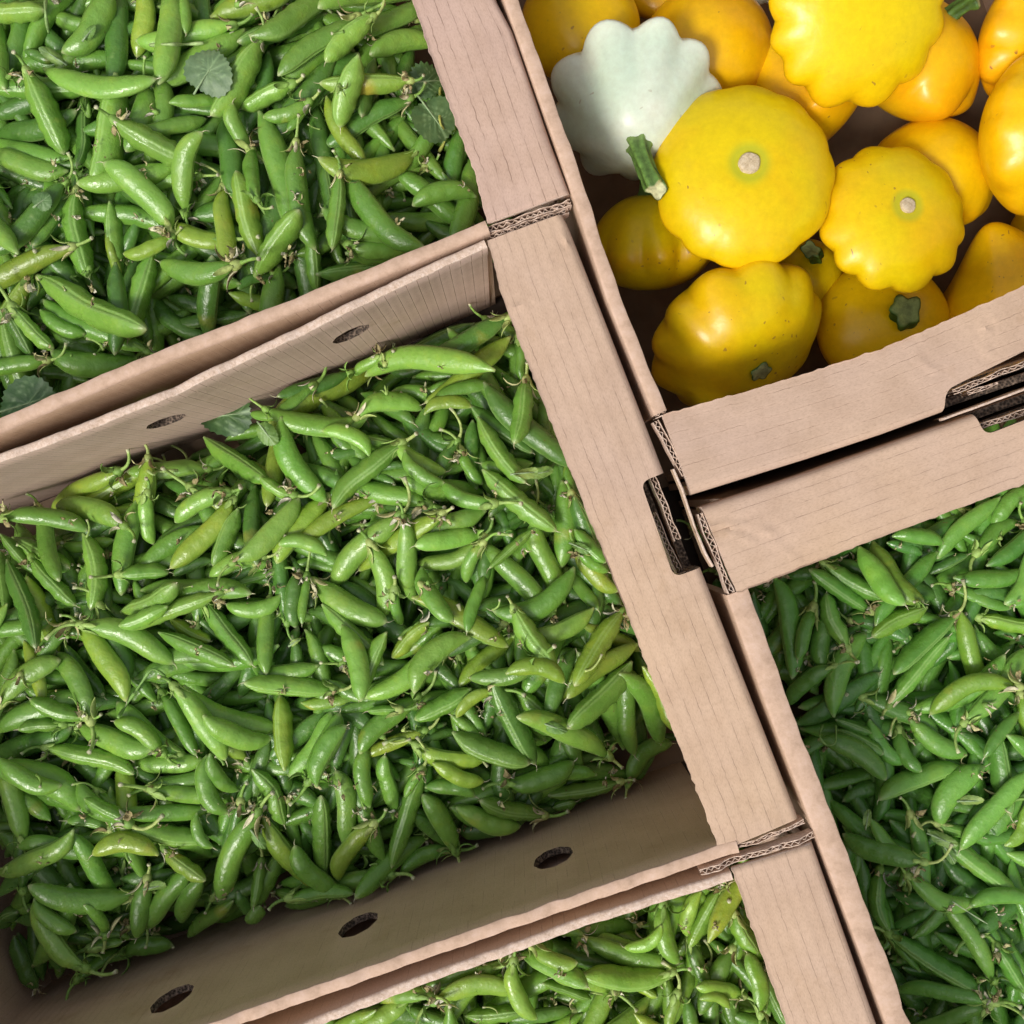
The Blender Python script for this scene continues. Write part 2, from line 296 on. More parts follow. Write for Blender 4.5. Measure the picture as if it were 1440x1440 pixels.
def simple(name, col, rough=0.8):
    m, n, l, b = mat(name)
    g = n.new("ShaderNodeNewGeometry").outputs["Position"]
    r = ramp(n, [(0.3, tuple(x * 0.7 for x in col)), (0.7, tuple(x * 1.2 for x in col))]); l.new(noise(n, l, g, 40, 4), r.inputs[0])
    l.new(r.outputs[0], b.inputs["Base Color"]); b.inputs["Roughness"].default_value = rough
    return m
M_floor = simple("shade_darkened_crate_floor", (0.20, 0.135, 0.085))  # board colour darkened: the deep crate's shade is painted in
M_table = simple("table_boards", (0.05, 0.035, 0.025))
PODS = """
367,220,370,298,25,0,df1 -7,175,50,138,30,2,df1 1269,1363,1327,1375,21,0,df1 647,175,637,233,28,0,df1 287,-25,287,30,28,0,df1 1057,833,1070,887,23,0,df1
313,313,353,350,30,0,df1 33,1393,87,1387,20,0,df1 707,1020,707,1070,33,0,df1 797,967,793,1013,17,0,df1 157,923,200,940,23,0,df1 237,417,280,430,23,0,df1
-17,233,25,248,22,0,df1 263,303,307,295,33,0,df1 1358,727,1318,746,23,0,df1 380,72,370,113,28,0,df1 330,643,367,623,22,0,df1 1351,1028,1383,1053,23,0,df1
485,643,520,663,20,0,df1 727,857,763,840,10,0,df1 733,710,707,740,22,0,df1 1028,1248,1024,1288,19,0,df1 1358,837,1397,837,24,0,df1 780,620,743,633,25,0,df1
170,753,150,787,17,0,df1 147,403,165,370,22,0,df1 28,247,18,283,22,0,df1 595,265,631,276,23,0,df1 867,853,837,870,28,0,df1 1133,817,1147,847,25,0,df1
460,370,450,400,20,0,df1 621,247,639,272,20,0,df1 130,1350,160,1343,18,0,df1 617,602,643,617,17,0,df1 743,720,720,737,20,0,df1 700,1097,673,1087,20,0,df1
1196,1102,1208,1127,24,0,df1 53,253,33,272,20,0,df1 507,550,530,563,22,0,df1 1247,910,1237,933,22,0,df1 753,942,777,943,20,0,df1 577,1143,593,1157,22,0,df1
1390,1160,1403,1177,20,0,df1 267,685,283,695,22,0,yf1 865,832,848,840,30,0,df1 747,1097,740,1113,20,0,df1 590,245,602,258,22,0,df1 822,1346,832,1335,12,0,gf1
-3,712,3,723,10,0,df1 347,43,230,110,38,-3,bf2 667,450,557,500,23,2,ds2 297,28,395,-17,37,3,yf2 412,228,377,323,40,3,df2 1323,1208,1400,1270,30,3,df2
313,163,330,260,33,0,df2 447,391,541,373,27,0,ds2 170,-20,163,75,33,0,df2 503,72,435,137,37,3,df2 123,130,107,222,22,-3,ds2 412,320,435,410,35,-3,df2
-17,188,72,172,32,5,df2 127,535,42,517,20,0,gf2 863,1112,783,1137,28,3,df2 1207,1203,1222,1285,25,0,df2 1147,1044,1160,1124,28,14,df2 83,767,163,762,20,3,bf2
150,780,145,860,23,0,df2c 577,138,507,175,33,3,df2 75,1040,150,1063,22,0,df2 222,1097,300,1097,17,0,gf2 492,249,500,326,27,9,ds2 373,433,300,453,18,0,ds2
470,80,427,138,33,0,df2 90,835,27,863,32,-3,df2 287,737,230,777,28,3,gf2 552,240,608,279,31,0,gf2 -3,1320,10,1387,22,0,df2 460,20,397,43,28,3,ds2
230,100,222,167,33,-5,gf2 10,1317,32,1380,25,3,df2 787,638,737,680,28,3,df2 347,365,287,340,28,-7,df2c 1252,1255,1313,1275,25,0,df2 385,803,323,818,17,-2,gs2c
375,167,388,228,40,-5,gf2 447,150,453,210,27,0,df2 157,283,163,343,25,2,gs2 460,1000,415,1040,27,0,df2 423,585,480,605,22,0,df2 1024,1425,1082,1438,21,0,df2
454,227,463,285,22,0,ds2 235,943,290,950,22,3,gf2 895,1300,841,1304,23,0,df2 87,907,123,947,22,0,df2 38,810,57,860,27,3,ys2 1253,1309,1300,1284,19,0,df2
600,940,560,973,20,5,df2 1337,1267,1377,1300,23,0,gf2 320,413,370,427,23,0,yf2 720,475,680,507,32,-2,yf2 722,968,758,1003,27,0,gs2 810,1420,760,1427,22,0,df2c
410,792,460,797,17,-2,gf2 377,1037,363,1085,25,0,df2 117,1313,167,1317,15,-2,gf2 958,1438,1008,1440,12,0,gf2 367,855,323,878,28,2,df2 837,1055,830,1007,28,0,df2
72,873,23,880,25,-3,gf2 117,1010,163,1023,17,0,df2 332,1253,353,1297,22,0,df2 587,613,633,623,18,-3,df2 723,892,688,923,25,2,yf2c 852,1053,827,1013,28,0,df2
917,1047,913,1093,27,0,df2 393,1275,440,1275,18,0,df2 -10,470,7,513,22,0,df2 1030,1333,1008,1373,27,0,df2 555,1070,600,1075,12,0,df2 473,817,508,845,33,0,df2
767,1000,797,967,25,0,yf2 592,308,630,330,23,0,df2 423,990,467,987,20,0,of2 707,523,733,557,25,0,df2 -3,1167,27,1197,33,-3,df2 393,652,433,665,27,-2,df2
200,887,240,900,25,0,gs2 1408,1140,1367,1135,20,0,gf2 1252,1151,1278,1183,28,0,df2c 623,810,655,835,22,0,df2 347,933,317,960,23,0,df2c 717,1150,757,1150,18,0,df2
357,1093,342,1130,25,0,df2 708,877,673,895,25,3,df2c 627,875,595,898,20,-2,gf2 1119,1021,1153,1001,31,0,df2 22,1293,60,1300,25,-7,df2 42,387,22,420,30,0,ys2c
460,957,495,973,20,3,gf2 840,815,837,853,25,0,df2 560,980,523,990,18,0,gf2 1388,798,1419,776,28,0,df2 240,1343,203,1350,18,0,df2 337,1127,332,1163,20,0,df2c
180,697,215,708,22,0,df2 780,600,743,603,25,0,df2 -3,1257,25,1233,33,0,df2 53,977,90,977,18,0,yf2 778,757,803,783,28,0,df2 493,1067,478,1100,22,0,df2
1177,788,1210,802,22,0,df2 270,862,297,885,13,0,ds2 228,680,262,688,18,0,df2c 87,1343,117,1360,20,0,df2 1246,1354,1265,1381,25,0,df2 1240,761,1272,770,17,0,df2
0,1127,20,1153,22,0,df2 643,1170,670,1190,25,0,df2 417,1153,440,1177,25,0,df2 1284,1321,1308,1297,23,2,gf2 818,877,848,890,22,0,yf2 590,1420,620,1433,18,0,df2
150,327,158,358,15,0,yf2 1318,1056,1342,1077,18,0,df2 590,880,622,873,23,0,df2 495,660,527,657,17,0,df2 1190,867,1220,877,25,-3,df2 643,620,627,647,23,0,df2
1123,957,1147,937,27,0,df2 27,1282,0,1297,23,5,ds2 243,453,273,450,22,0,df2c 797,653,800,683,18,0,gf2 77,848,107,845,17,0,df2 362,793,337,810,15,0,df2
800,877,783,902,32,0,gf2 33,1253,32,1223,23,0,df2c 580,1238,550,1240,17,0,df2 1292,1416,1288,1445,29,0,gf2 630,1398,657,1387,18,0,gf2 190,957,217,947,30,0,gf2c
966,1402,970,1429,23,0,df2 580,1042,607,1037,15,0,df2 1103,812,1130,807,20,0,df2 500,1220,527,1217,20,0,df2 7,698,20,722,27,0,gf2 487,810,510,822,15,0,gf2
928,1342,903,1335,23,0,gf2c 763,560,763,585,23,0,df2 660,860,683,853,20,0,df2 233,1213,213,1227,18,0,df2 767,1105,753,1125,22,0,df2 297,1290,275,1300,25,0,df2
425,1167,430,1190,22,0,df2 533,710,557,713,20,0,df2 1339,825,1361,834,20,0,gf2 690,720,687,742,23,0,df2 167,1240,188,1237,22,0,df2 367,700,353,683,18,0,df2
83,1373,103,1380,12,0,yf2 1362,1317,1380,1305,25,0,df2c 923,1037,943,1040,15,0,df2 473,660,473,678,10,0,df2 190,1147,207,1153,18,0,df2 468,1207,477,1220,22,0,gf2
207,717,193,718,17,0,bf2 513,1200,520,1207,10,0,gf2c 207,495,57,425,33,-3,gf3c 165,103,132,260,40,-7,bs3 138,117,-17,122,32,0,gs3c 393,910,258,935,30,-7,gf3
367,363,333,238,33,-3,os3 1183,1162,1299,1206,29,5,gf3 460,698,385,790,37,5,yf3c 680,695,563,677,32,-3,gf3 667,223,639,337,32,-5,gf3 587,980,502,1058,30,7,gf3c
340,402,228,380,28,3,gs3 180,520,68,507,27,3,gs3 100,222,-10,198,25,-3,gf3 -20,250,28,350,32,10,gs3 403,1083,397,977,28,-2,ys3 -3,1055,100,1028,35,3,df3
202,113,183,218,40,-8,gf3 873,1100,770,1120,23,-3,gs3c 1157,792,1247,843,28,3,gs3c 485,357,588,353,32,0,gs3c 147,1257,45,1260,22,3,gs3 193,182,293,172,23,2,gf3
187,1073,287,1073,28,2,bf3c 107,268,43,345,32,5,gf3 450,937,352,943,28,-8,gf3 205,-17,195,80,32,-3,yf3 -3,30,2,127,30,5,bf3 327,338,233,318,33,-7,yf3c
18,757,103,800,32,3,gs3 107,1382,197,1357,18,-10,gs3c 663,967,582,1010,32,-3,gs3 -25,22,67,15,32,-2,bs3 522,498,448,553,38,5,yf3 322,692,240,732,28,7,bf3c
1304,854,1225,897,28,3,ys3 607,30,525,68,28,-5,gf3 630,497,543,520,25,-3,df3c 337,715,303,798,25,2,gs3c -3,775,7,863,20,0,gs3 -7,1028,75,993,37,-3,gf3
489,344,577,337,32,9,gf3c 278,245,195,275,33,7,bf3c 1160,857,1157,945,27,5,gf3c 528,82,512,168,23,5,ds3 692,540,607,563,23,5,gf3 580,1400,510,1450,28,0,bf3
3,435,30,517,35,5,gs3 215,353,192,435,33,3,gs3 1238,1223,1250,1307,25,10,gs3c 653,1427,737,1423,25,3,gs3 353,55,423,10,37,8,gf3 1220,1011,1270,1077,28,9,gf3
370,783,292,810,25,7,bf3c 600,0,527,37,33,-2,gf3 97,258,37,313,32,-3,df3c 1173,1026,1244,1064,23,-2,gs3 577,325,498,308,32,-11,gf3 437,327,442,407,23,0,gs3
18,438,60,507,22,0,ds3 328,35,250,48,33,-2,bf3c 880,1055,847,983,33,3,gf3c 793,675,793,753,33,-2,gf3 397,1197,368,1268,25,3,gs3 412,807,412,883,25,0,df3
840,1088,763,1088,28,3,gf3 1028,1279,1066,1346,23,4,gs3c 100,878,47,932,28,2,gf3c 72,1153,10,1110,27,2,bf3 750,653,675,655,25,-3,gf3c 292,480,292,405,32,0,df3
55,437,120,473,25,5,gf3 250,235,177,248,32,-3,bf3 597,1105,670,1117,23,-5,gf3 1393,1416,1323,1439,29,0,gf3c 242,333,173,360,28,-5,yf3c 393,370,380,442,32,0,gf3
103,347,37,375,32,2,yf3c 762,747,713,800,23,5,gf3 605,875,553,925,23,3,ys3 10,788,30,857,28,-3,ds3 300,1202,233,1177,25,5,gf3 1399,1019,1409,1089,29,0,gs3
208,662,147,697,28,3,ys3 683,715,620,747,32,3,gf3 816,1317,882,1338,31,6,gf3 493,617,562,630,23,0,gs3 970,1321,997,1383,23,4,df3c 803,693,828,757,27,0,ds3
400,127,451,82,38,-12,gf3 1317,1158,1382,1177,18,2,bs3c 1165,1125,1218,1165,26,6,gf3 27,355,-25,313,33,5,bf3 42,1367,73,1308,32,10,gf3 242,150,307,137,22,0,gf3c
1420,1127,1360,1155,25,5,df3c 240,870,297,903,23,3,ys3 692,952,722,1010,33,3,ds3 157,1170,93,1187,22,-2,bf3c 552,1227,490,1248,33,3,gf3c 90,1018,25,1025,20,2,gs3c
530,1422,470,1447,18,0,bf3 808,743,853,790,22,2,gs3 155,1167,93,1153,20,5,gs3c 687,1357,628,1380,25,5,gf3c 22,913,3,973,28,0,gf3c 387,1250,447,1267,18,2,gs3c
370,1207,362,1268,18,0,gs3c 663,570,713,607,27,3,ds3 673,587,710,637,28,7,gs3 198,827,260,828,33,0,gf3 210,922,272,920,27,0,gf3 300,787,242,807,18,3,df3
452,850,495,893,27,0,bs3 870,1379,843,1433,31,6,bf3 782,873,742,828,32,0,gf3c 878,943,883,1003,28,3,gf3 543,888,520,943,25,3,gs3 600,1172,562,1217,30,3,gf3c
38,1183,22,1127,30,-2,bf3 1014,1248,987,1300,23,0,gs3c 678,540,720,580,37,3,df3 132,1203,75,1193,28,5,gf3 172,373,168,430,28,0,df3c 312,260,315,317,28,0,yf3c
862,1396,808,1379,23,4,bf3c 916,1398,874,1435,40,-4,gf3 1066,1362,1091,1412,23,0,ds3 1174,1012,1226,1032,17,0,ds3 713,1350,673,1388,30,7,gf3 1215,981,1266,1004,29,-5,gf3
715,448,667,475,33,0,df3 1281,1145,1292,1198,26,-3,gf3c 383,383,333,405,15,3,df3c 540,1213,520,1163,28,0,gf3 1422,1207,1437,1258,23,3,gf3 337,648,387,667,18,2,of3c
1450,1080,1415,1120,32,0,bf3 993,1323,1022,1279,31,-4,yf3c 440,155,415,200,18,0,gf3 455,132,480,177,25,5,yf3 1394,888,1443,903,17,-2,gf3c 380,842,375,892,25,2,gf3c
353,577,402,590,15,0,gf3 290,660,240,657,27,0,bf3 228,973,253,1017,22,0,gf3c 377,1260,377,1310,23,0,gf3 348,1073,317,1035,32,-3,yf3 623,722,582,748,30,2,yf3c
165,650,120,670,28,3,yf3c 1338,814,1387,810,26,5,gf3 1434,975,1446,1022,24,0,yf3c 882,1375,924,1400,15,2,ys3 392,1240,440,1242,22,-3,gf3 357,682,357,730,25,3,df3
33,72,78,88,17,0,df3 127,1333,173,1323,18,0,gs3c 633,1133,667,1167,30,-3,gf3 808,910,790,953,27,2,df3 580,837,622,858,32,-3,yf3 290,847,317,885,28,3,gs3c
897,903,860,930,30,3,yf3 1353,857,1361,901,28,0,yf3c 8,750,32,788,18,2,gs3 1140,853,1108,885,28,0,gf3 1417,1031,1449,1062,29,-5,bf3 837,857,797,875,30,-10,bf3
597,1027,557,1043,20,0,yf3c 285,612,320,637,28,3,gs3 792,850,777,810,32,-3,gf3 487,510,450,532,22,0,df3c 820,1427,783,1447,20,0,gf3 663,590,665,632,23,3,df3
327,1265,307,1300,23,0,gf3 793,800,820,830,20,0,gf3c 578,115,538,117,28,0,os3 1223,1153,1251,1182,23,5,gf3 142,850,157,887,30,0,df3 1318,773,1293,804,29,3,gf3
570,1413,603,1428,20,0,df3 1413,1311,1428,1344,21,0,gf3 1415,1202,1450,1210,25,3,bf3 390,605,388,640,28,0,yf3c 23,903,38,935,22,0,yf3c 635,1415,635,1450,33,0,gf3
777,1138,803,1160,18,0,gs3 207,1110,240,1102,22,0,gf3c 680,807,670,838,20,0,gf3 1416,853,1446,840,23,0,gf3 223,890,253,903,25,0,gs3 1307,807,1336,791,15,0,ds3
889,1425,916,1442,21,0,yf3 172,1282,155,1255,28,0,gf3 603,710,573,702,30,0,gf3c 435,525,417,550,18,0,gf3c 430,810,427,840,15,0,gf3c 607,1400,577,1398,27,0,gf3c
703,1070,683,1050,20,0,gf3 10,850,-5,873,20,0,bf3 1428,998,1414,1020,20,0,gf3 820,1317,797,1308,30,0,gf3 177,1187,177,1163,30,0,yf3c 762,1380,783,1387,17,0,gs3
47,693,52,710,28,0,gf3c 207,630,205,647,32,0,yf3c 697,517,510,523,37,18,bf4c 55,390,212,468,42,8,bs4c 55,95,222,117,37,15,bf4c 1278,1002,1414,921,29,17,bf4c
482,238,593,346,36,16,gf4c 1307,1168,1428,1260,28,-3,bs4c 1088,807,1118,955,35,-10,gf4c 415,197,435,347,33,10,gf4c 257,965,392,1028,35,17,bf4 600,1080,553,1218,27,5,gs4
1253,1317,1380,1389,27,2,gs4c 190,1260,47,1242,35,-13,gf4c 635,905,515,985,32,-3,bf4c 857,1065,727,1003,33,8,bf4c 155,163,280,233,38,5,bs4c 587,215,445,227,37,-22,yf4c
233,-25,227,117,40,-8,bf4 240,330,147,223,40,12,bf4c 562,723,463,823,35,5,bf4c 502,23,387,103,35,3,gf4c 117,878,247,930,35,-10,bf4c 1354,1016,1449,913,34,3,bf4
380,578,518,588,33,18,gf4c 1399,1381,1329,1262,27,4,bf4c 678,660,783,748,33,3,bs4 -3,1073,120,1133,42,-15,bf4 533,700,413,765,25,5,yf4c 33,95,92,218,38,0,gs4c
62,1052,193,1087,27,-5,bs4c 182,702,168,837,33,2,gf4 177,740,60,672,35,7,bf4 810,798,692,863,33,-25,gf4 397,588,455,710,35,13,gf4 200,507,66,497,37,-13,gf4
107,265,133,397,33,12,gs4c 577,-10,443,5,35,12,bf4 367,1147,450,1252,32,5,yf4c 328,702,242,803,32,-3,yf4c 565,623,468,715,32,8,gs4 890,932,797,1027,35,-5,gs4c
1391,1400,1259,1391,25,6,gf4c 327,792,425,703,33,7,bf4c 1251,993,1336,894,26,0,bs4c 107,878,185,983,35,-5,yf4c 1167,1007,1218,887,35,-13,bf4 1355,1078,1233,1123,28,8,bs4c
470,970,342,957,28,-2,bs4c 367,58,300,168,37,-3,bs4c 1429,964,1307,1004,29,21,yf4c 360,1143,307,1260,35,5,gf4c 1305,1217,1183,1177,32,-5,gf4c 247,963,322,1067,32,-3,bf4c
610,1408,737,1393,35,-15,bf4c 945,1367,818,1367,31,-12,bs4c 875,860,807,967,33,3,ys4c 108,1167,0,1232,32,-8,bf4 1147,1035,1255,1098,31,-11,gf4 7,723,130,743,28,-10,gf4c
1345,865,1251,946,26,0,gs4c 120,1363,45,1265,32,-15,bf4c 453,1238,450,1115,28,0,gs4c 262,302,282,182,32,-15,bf4c 272,1220,190,1310,32,0,gf4 1403,697,1319,784,28,3,bf4
567,727,577,847,30,0,bf4c 257,1062,160,990,43,-7,bf4c 442,817,543,880,37,5,bf4c 873,945,935,1047,33,-12,gf4 307,835,197,880,25,3,bs4c 160,-17,91,80,37,-10,gf4
1225,762,1300,853,37,10,yf4 637,1027,747,1070,32,10,gs4 107,1023,218,1058,35,2,bf4c 357,385,422,290,37,-3,bs4c 98,245,-13,218,33,-3,bf4 662,895,578,973,35,20,bf4c
1307,1157,1385,1075,35,-15,bf4c 483,877,513,985,32,-5,bf4 147,1005,80,915,33,5,gf4c 22,785,110,852,25,5,gs4c 485,1190,477,1080,30,7,bf4c 520,763,540,872,32,-12,bf4c
122,750,127,860,30,-12,bs4 -7,995,78,925,33,-10,bf4 722,853,782,945,33,3,bs4c 408,1093,470,1003,37,7,bf4 478,245,467,353,25,0,gs4c 293,1143,185,1133,25,-3,gf4c
1277,1232,1377,1273,27,15,bf4c 188,1163,295,1177,27,5,bs4 733,1338,830,1385,28,0,gs4 330,370,223,373,33,-12,gf4c 433,1100,482,1005,38,0,gf4 1208,770,1272,855,37,2,bf4
508,80,483,182,33,7,bs4 283,1008,382,1043,32,10,bf4 760,925,660,953,25,-10,gf4c 902,937,947,1030,22,-7,ys4c 710,1102,810,1075,32,8,gf4c 680,755,585,795,25,-13,bf4c
1217,858,1133,798,23,0,gs4c 215,1110,317,1118,25,3,bf4c 585,1048,682,1072,32,10,yf4c 443,1107,485,1017,35,-12,gf4 615,58,518,75,33,10,bf4 640,1138,733,1170,30,3,bf4
5,1062,93,1105,28,10,gf4 642,1200,597,1113,35,3,gf4c 225,1200,128,1198,33,15,yf4c 1457,1272,1360,1273,23,17,gf4 500,587,595,572,30,-18,bf4 765,1148,673,1122,27,-5,gs4c
478,1257,410,1190,37,-8,gf4 740,533,723,627,30,-3,gs4c 527,1157,473,1235,32,10,yf4c 410,1257,503,1272,20,-3,gs4c 671,274,577,285,32,11,gf4c 677,753,583,763,30,0,bf4c
887,1115,947,1043,37,-22,gf4c 177,860,260,818,33,7,bs4 1278,1014,1356,1065,29,5,bf4c 67,507,-25,520,25,0,gf4c 590,797,635,877,35,7,gf4 290,1060,320,1147,33,15,gf4
183,1150,107,1100,37,-13,gf4 932,1269,951,1358,31,8,gf4c 525,23,457,83,32,7,bs4c 288,1228,243,1307,38,3,gf4 352,1082,397,1160,33,-7,gs4 165,1347,250,1317,33,-3,gf4c
1177,937,1107,992,32,8,gf4c 1193,913,1160,832,27,-5,bs4c 710,945,797,958,28,-17,yf4 1448,772,1414,853,35,-14,bf4 752,742,687,800,15,0,gs4c 207,1235,187,1320,32,0,gf4c
123,1007,40,982,25,-5,gs4c 1068,1425,1055,1340,31,6,gf4c 557,617,627,667,35,10,bf4 807,775,867,835,32,3,yf4 722,1353,753,1432,28,13,bf4c 557,1143,537,1062,30,-3,gf4c
230,1058,162,1010,33,7,bf4c 410,115,335,147,38,3,bs4c 520,1133,508,1053,33,-5,gf4c 695,708,620,680,33,-10,gf4c 397,837,318,852,32,-13,bf4 45,1265,110,1310,28,7,gf4c
522,642,453,603,35,15,bf4 607,1075,680,1102,28,3,yf4c 1403,1332,1444,1398,25,0,gs4c 1143,853,1118,927,23,0,gf4c 355,213,323,143,37,-8,bf4c 1446,683,1394,739,34,3,bf4
230,1193,293,1237,25,5,os4c 1049,1408,978,1379,31,2,bf4c 1373,778,1432,730,24,-5,gf4c 567,633,625,682,33,12,gf4 362,282,352,207,28,-5,gf4c 243,850,173,878,30,-3,bs4
1254,752,1328,761,26,-3,gf4 1450,1127,1415,1193,37,-10,yf4 642,1207,570,1228,32,10,gf4c 747,1327,813,1360,33,8,bf4c 1379,869,1452,881,23,2,ys4c 220,693,210,767,35,5,bf4c
462,780,390,763,22,10,bf4 167,808,240,803,25,-2,gs4c 1264,1025,1296,1089,32,9,gf4c 182,1158,120,1122,20,0,gs4c 297,1057,330,1120,38,10,gf4 33,437,77,493,28,5,bs4c
595,582,665,570,28,-12,yf4 985,1252,964,1319,31,6,bf4 435,145,370,168,30,-5,gf4c 730,470,733,537,15,0,gf4c 695,973,640,1007,28,8,yf4c 680,763,652,820,27,5,gf4c
932,1302,876,1329,31,-12,bf4 648,632,677,683,32,3,gf4c 255,-13,262,45,17,0,bf4 275,1143,298,1195,33,10,gf4 953,1396,937,1450,40,0,bf4c 418,697,368,670,32,-5,bs4c
813,772,855,807,32,3,gf4c 150,1313,123,1267,35,7,gf4c 532,487,497,527,33,3,bf4c 555,828,563,880,22,3,gf4c 1028,1419,982,1400,29,19,bf4 593,1082,567,1120,27,0,gf4
562,998,517,1000,15,0,gs4c
"""
# ------------------------------------------------------------------ setting: the table the crates stand on
ZB = -0.158
me = bpy.data.meshes.new("table_top")
me.from_pydata([(-3, -3, ZB - 0.004), (3, -3, ZB - 0.004), (3, 3, ZB - 0.004), (-3, 3, ZB - 0.004)], [], [(0, 1, 2, 3)])
me.materials.append(M_table); tag(link("table", me), kind="structure")

# ------------------------------------------------------------------ cardboard builders
def resample(pts, step):
    out = [pts[0]]; dist = [0.0]; tot = 0
    for a, b in zip(pts[:-1], pts[1:]):
        L = (b - a).length; k = max(1, int(round(L / step)))
        for i in range(1, k + 1):
            out.append(a.lerp(b, i / k)); dist.append(tot + L * i / k)
        tot += L
    return out, dist
def pl(coords, z=0.0): return [P(x, y, 0).xy.to_3d() + Vector((0, 0, z)) for x, y in coords]

def loft(rings, us, vs, name, mats, matidx=None, closed=True, caps=True, uswap=False):
    """rings: list of lists of points; us: per ring-point distance; vs: per ring distance"""
    m = len(rings[0]); verts = [p for r in rings for p in r]; faces = []; fm = []; uvs = []
    for i in range(len(rings) - 1):
        for j in range(m if closed else m - 1):
            k = (j + 1) % m
            faces.append((i * m + j, (i + 1) * m + j, (i + 1) * m + k, i * m + k))
            fm.append(matidx[j] if matidx else 0)
            uj, uk = us[j], (us[j + 1])
            q = [(uj, vs[i]), (uj, vs[i + 1]), (uk, vs[i + 1]), (uk, vs[i])]
            uvs += [(b_, a_) for a_, b_ in q] if uswap else q
    if caps and closed:
        faces.append(tuple(range(m))); fm.append(len(mats) - 1); uvs += [(0, 0)] * m
        faces.append(tuple((len(rings) - 1) * m + j for j in reversed(range(m)))); fm.append(len(mats) - 1); uvs += [(0, 0)] * m
    me = bpy.data.meshes.new(name); me.from_pydata([tuple(v) for v in verts], [], faces)
    for mm in mats: me.materials.append(mm)
    me.polygons.foreach_set("material_index", fm)
    uvl = me.uv_layers.new(name="uv"); uvl.data.foreach_set("uv", np.array(uvs, np.float32).ravel())
    bm = bmesh.new(); bm.from_mesh(me); bmesh.ops.recalc_face_normals(bm, faces=bm.faces); bm.to_mesh(me); bm.free()
    me.polygons.foreach_set("use_smooth", [True] * len(me.polygons))
    me.update()
    return me

def nz(p, s, a, seed=0): return (mnoise.noise(Vector((p.x * s + seed, p.y * s - seed, p.z * s + 3.1 * seed)))) * a

def cut(o, cutters):
    """subtract cutter meshes for real (vent and hand holes)"""
    for c in cutters:
        md = o.modifiers.new("cut", 'BOOLEAN'); md.operation = 'DIFFERENCE'; md.object = c; md.solver = 'EXACT'; md.material_mode = 'TRANSFER'
    bpy.context.view_layer.update()
    dg = bpy.context.evaluated_depsgraph_get()
    me = bpy.data.meshes.new_from_object(o.evaluated_get(dg), preserve_all_data_layers=True, depsgraph=dg)
    o.modifiers.clear(); old = o.data; o.data = me; me.name = old.name
def prism_obj(pts, z0, z1):
    bm = bmesh.new(); a = [bm.verts.new((p.x, p.y, z0)) for p in pts]; b = [bm.verts.new((p.x, p.y, z1)) for p in pts]; k = len(pts)
    bm.faces.new(a[::-1]); bm.faces.new(b)
    for i in range(k): bm.faces.new((a[i], a[(i + 1) % k], b[(i + 1) % k], b[i]))
    bmesh.ops.recalc_face_normals(bm, faces=bm.faces)
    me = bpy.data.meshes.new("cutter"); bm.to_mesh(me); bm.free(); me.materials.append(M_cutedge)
    return link("cutter", me)
def roundpoly(pts, r, k=5):
    out = []; n = len(pts)
    for i in range(n):
        a, b, c = pts[i - 1], pts[i], pts[(i + 1) % n]
        p0 = b + (a - b).normalized() * r; p1 = b + (c - b).normalized() * r
        for j in range(k + 1):
            t = j / k; out.append(p0.lerp(b, t).lerp(b.lerp(p1, t), t))
    return out

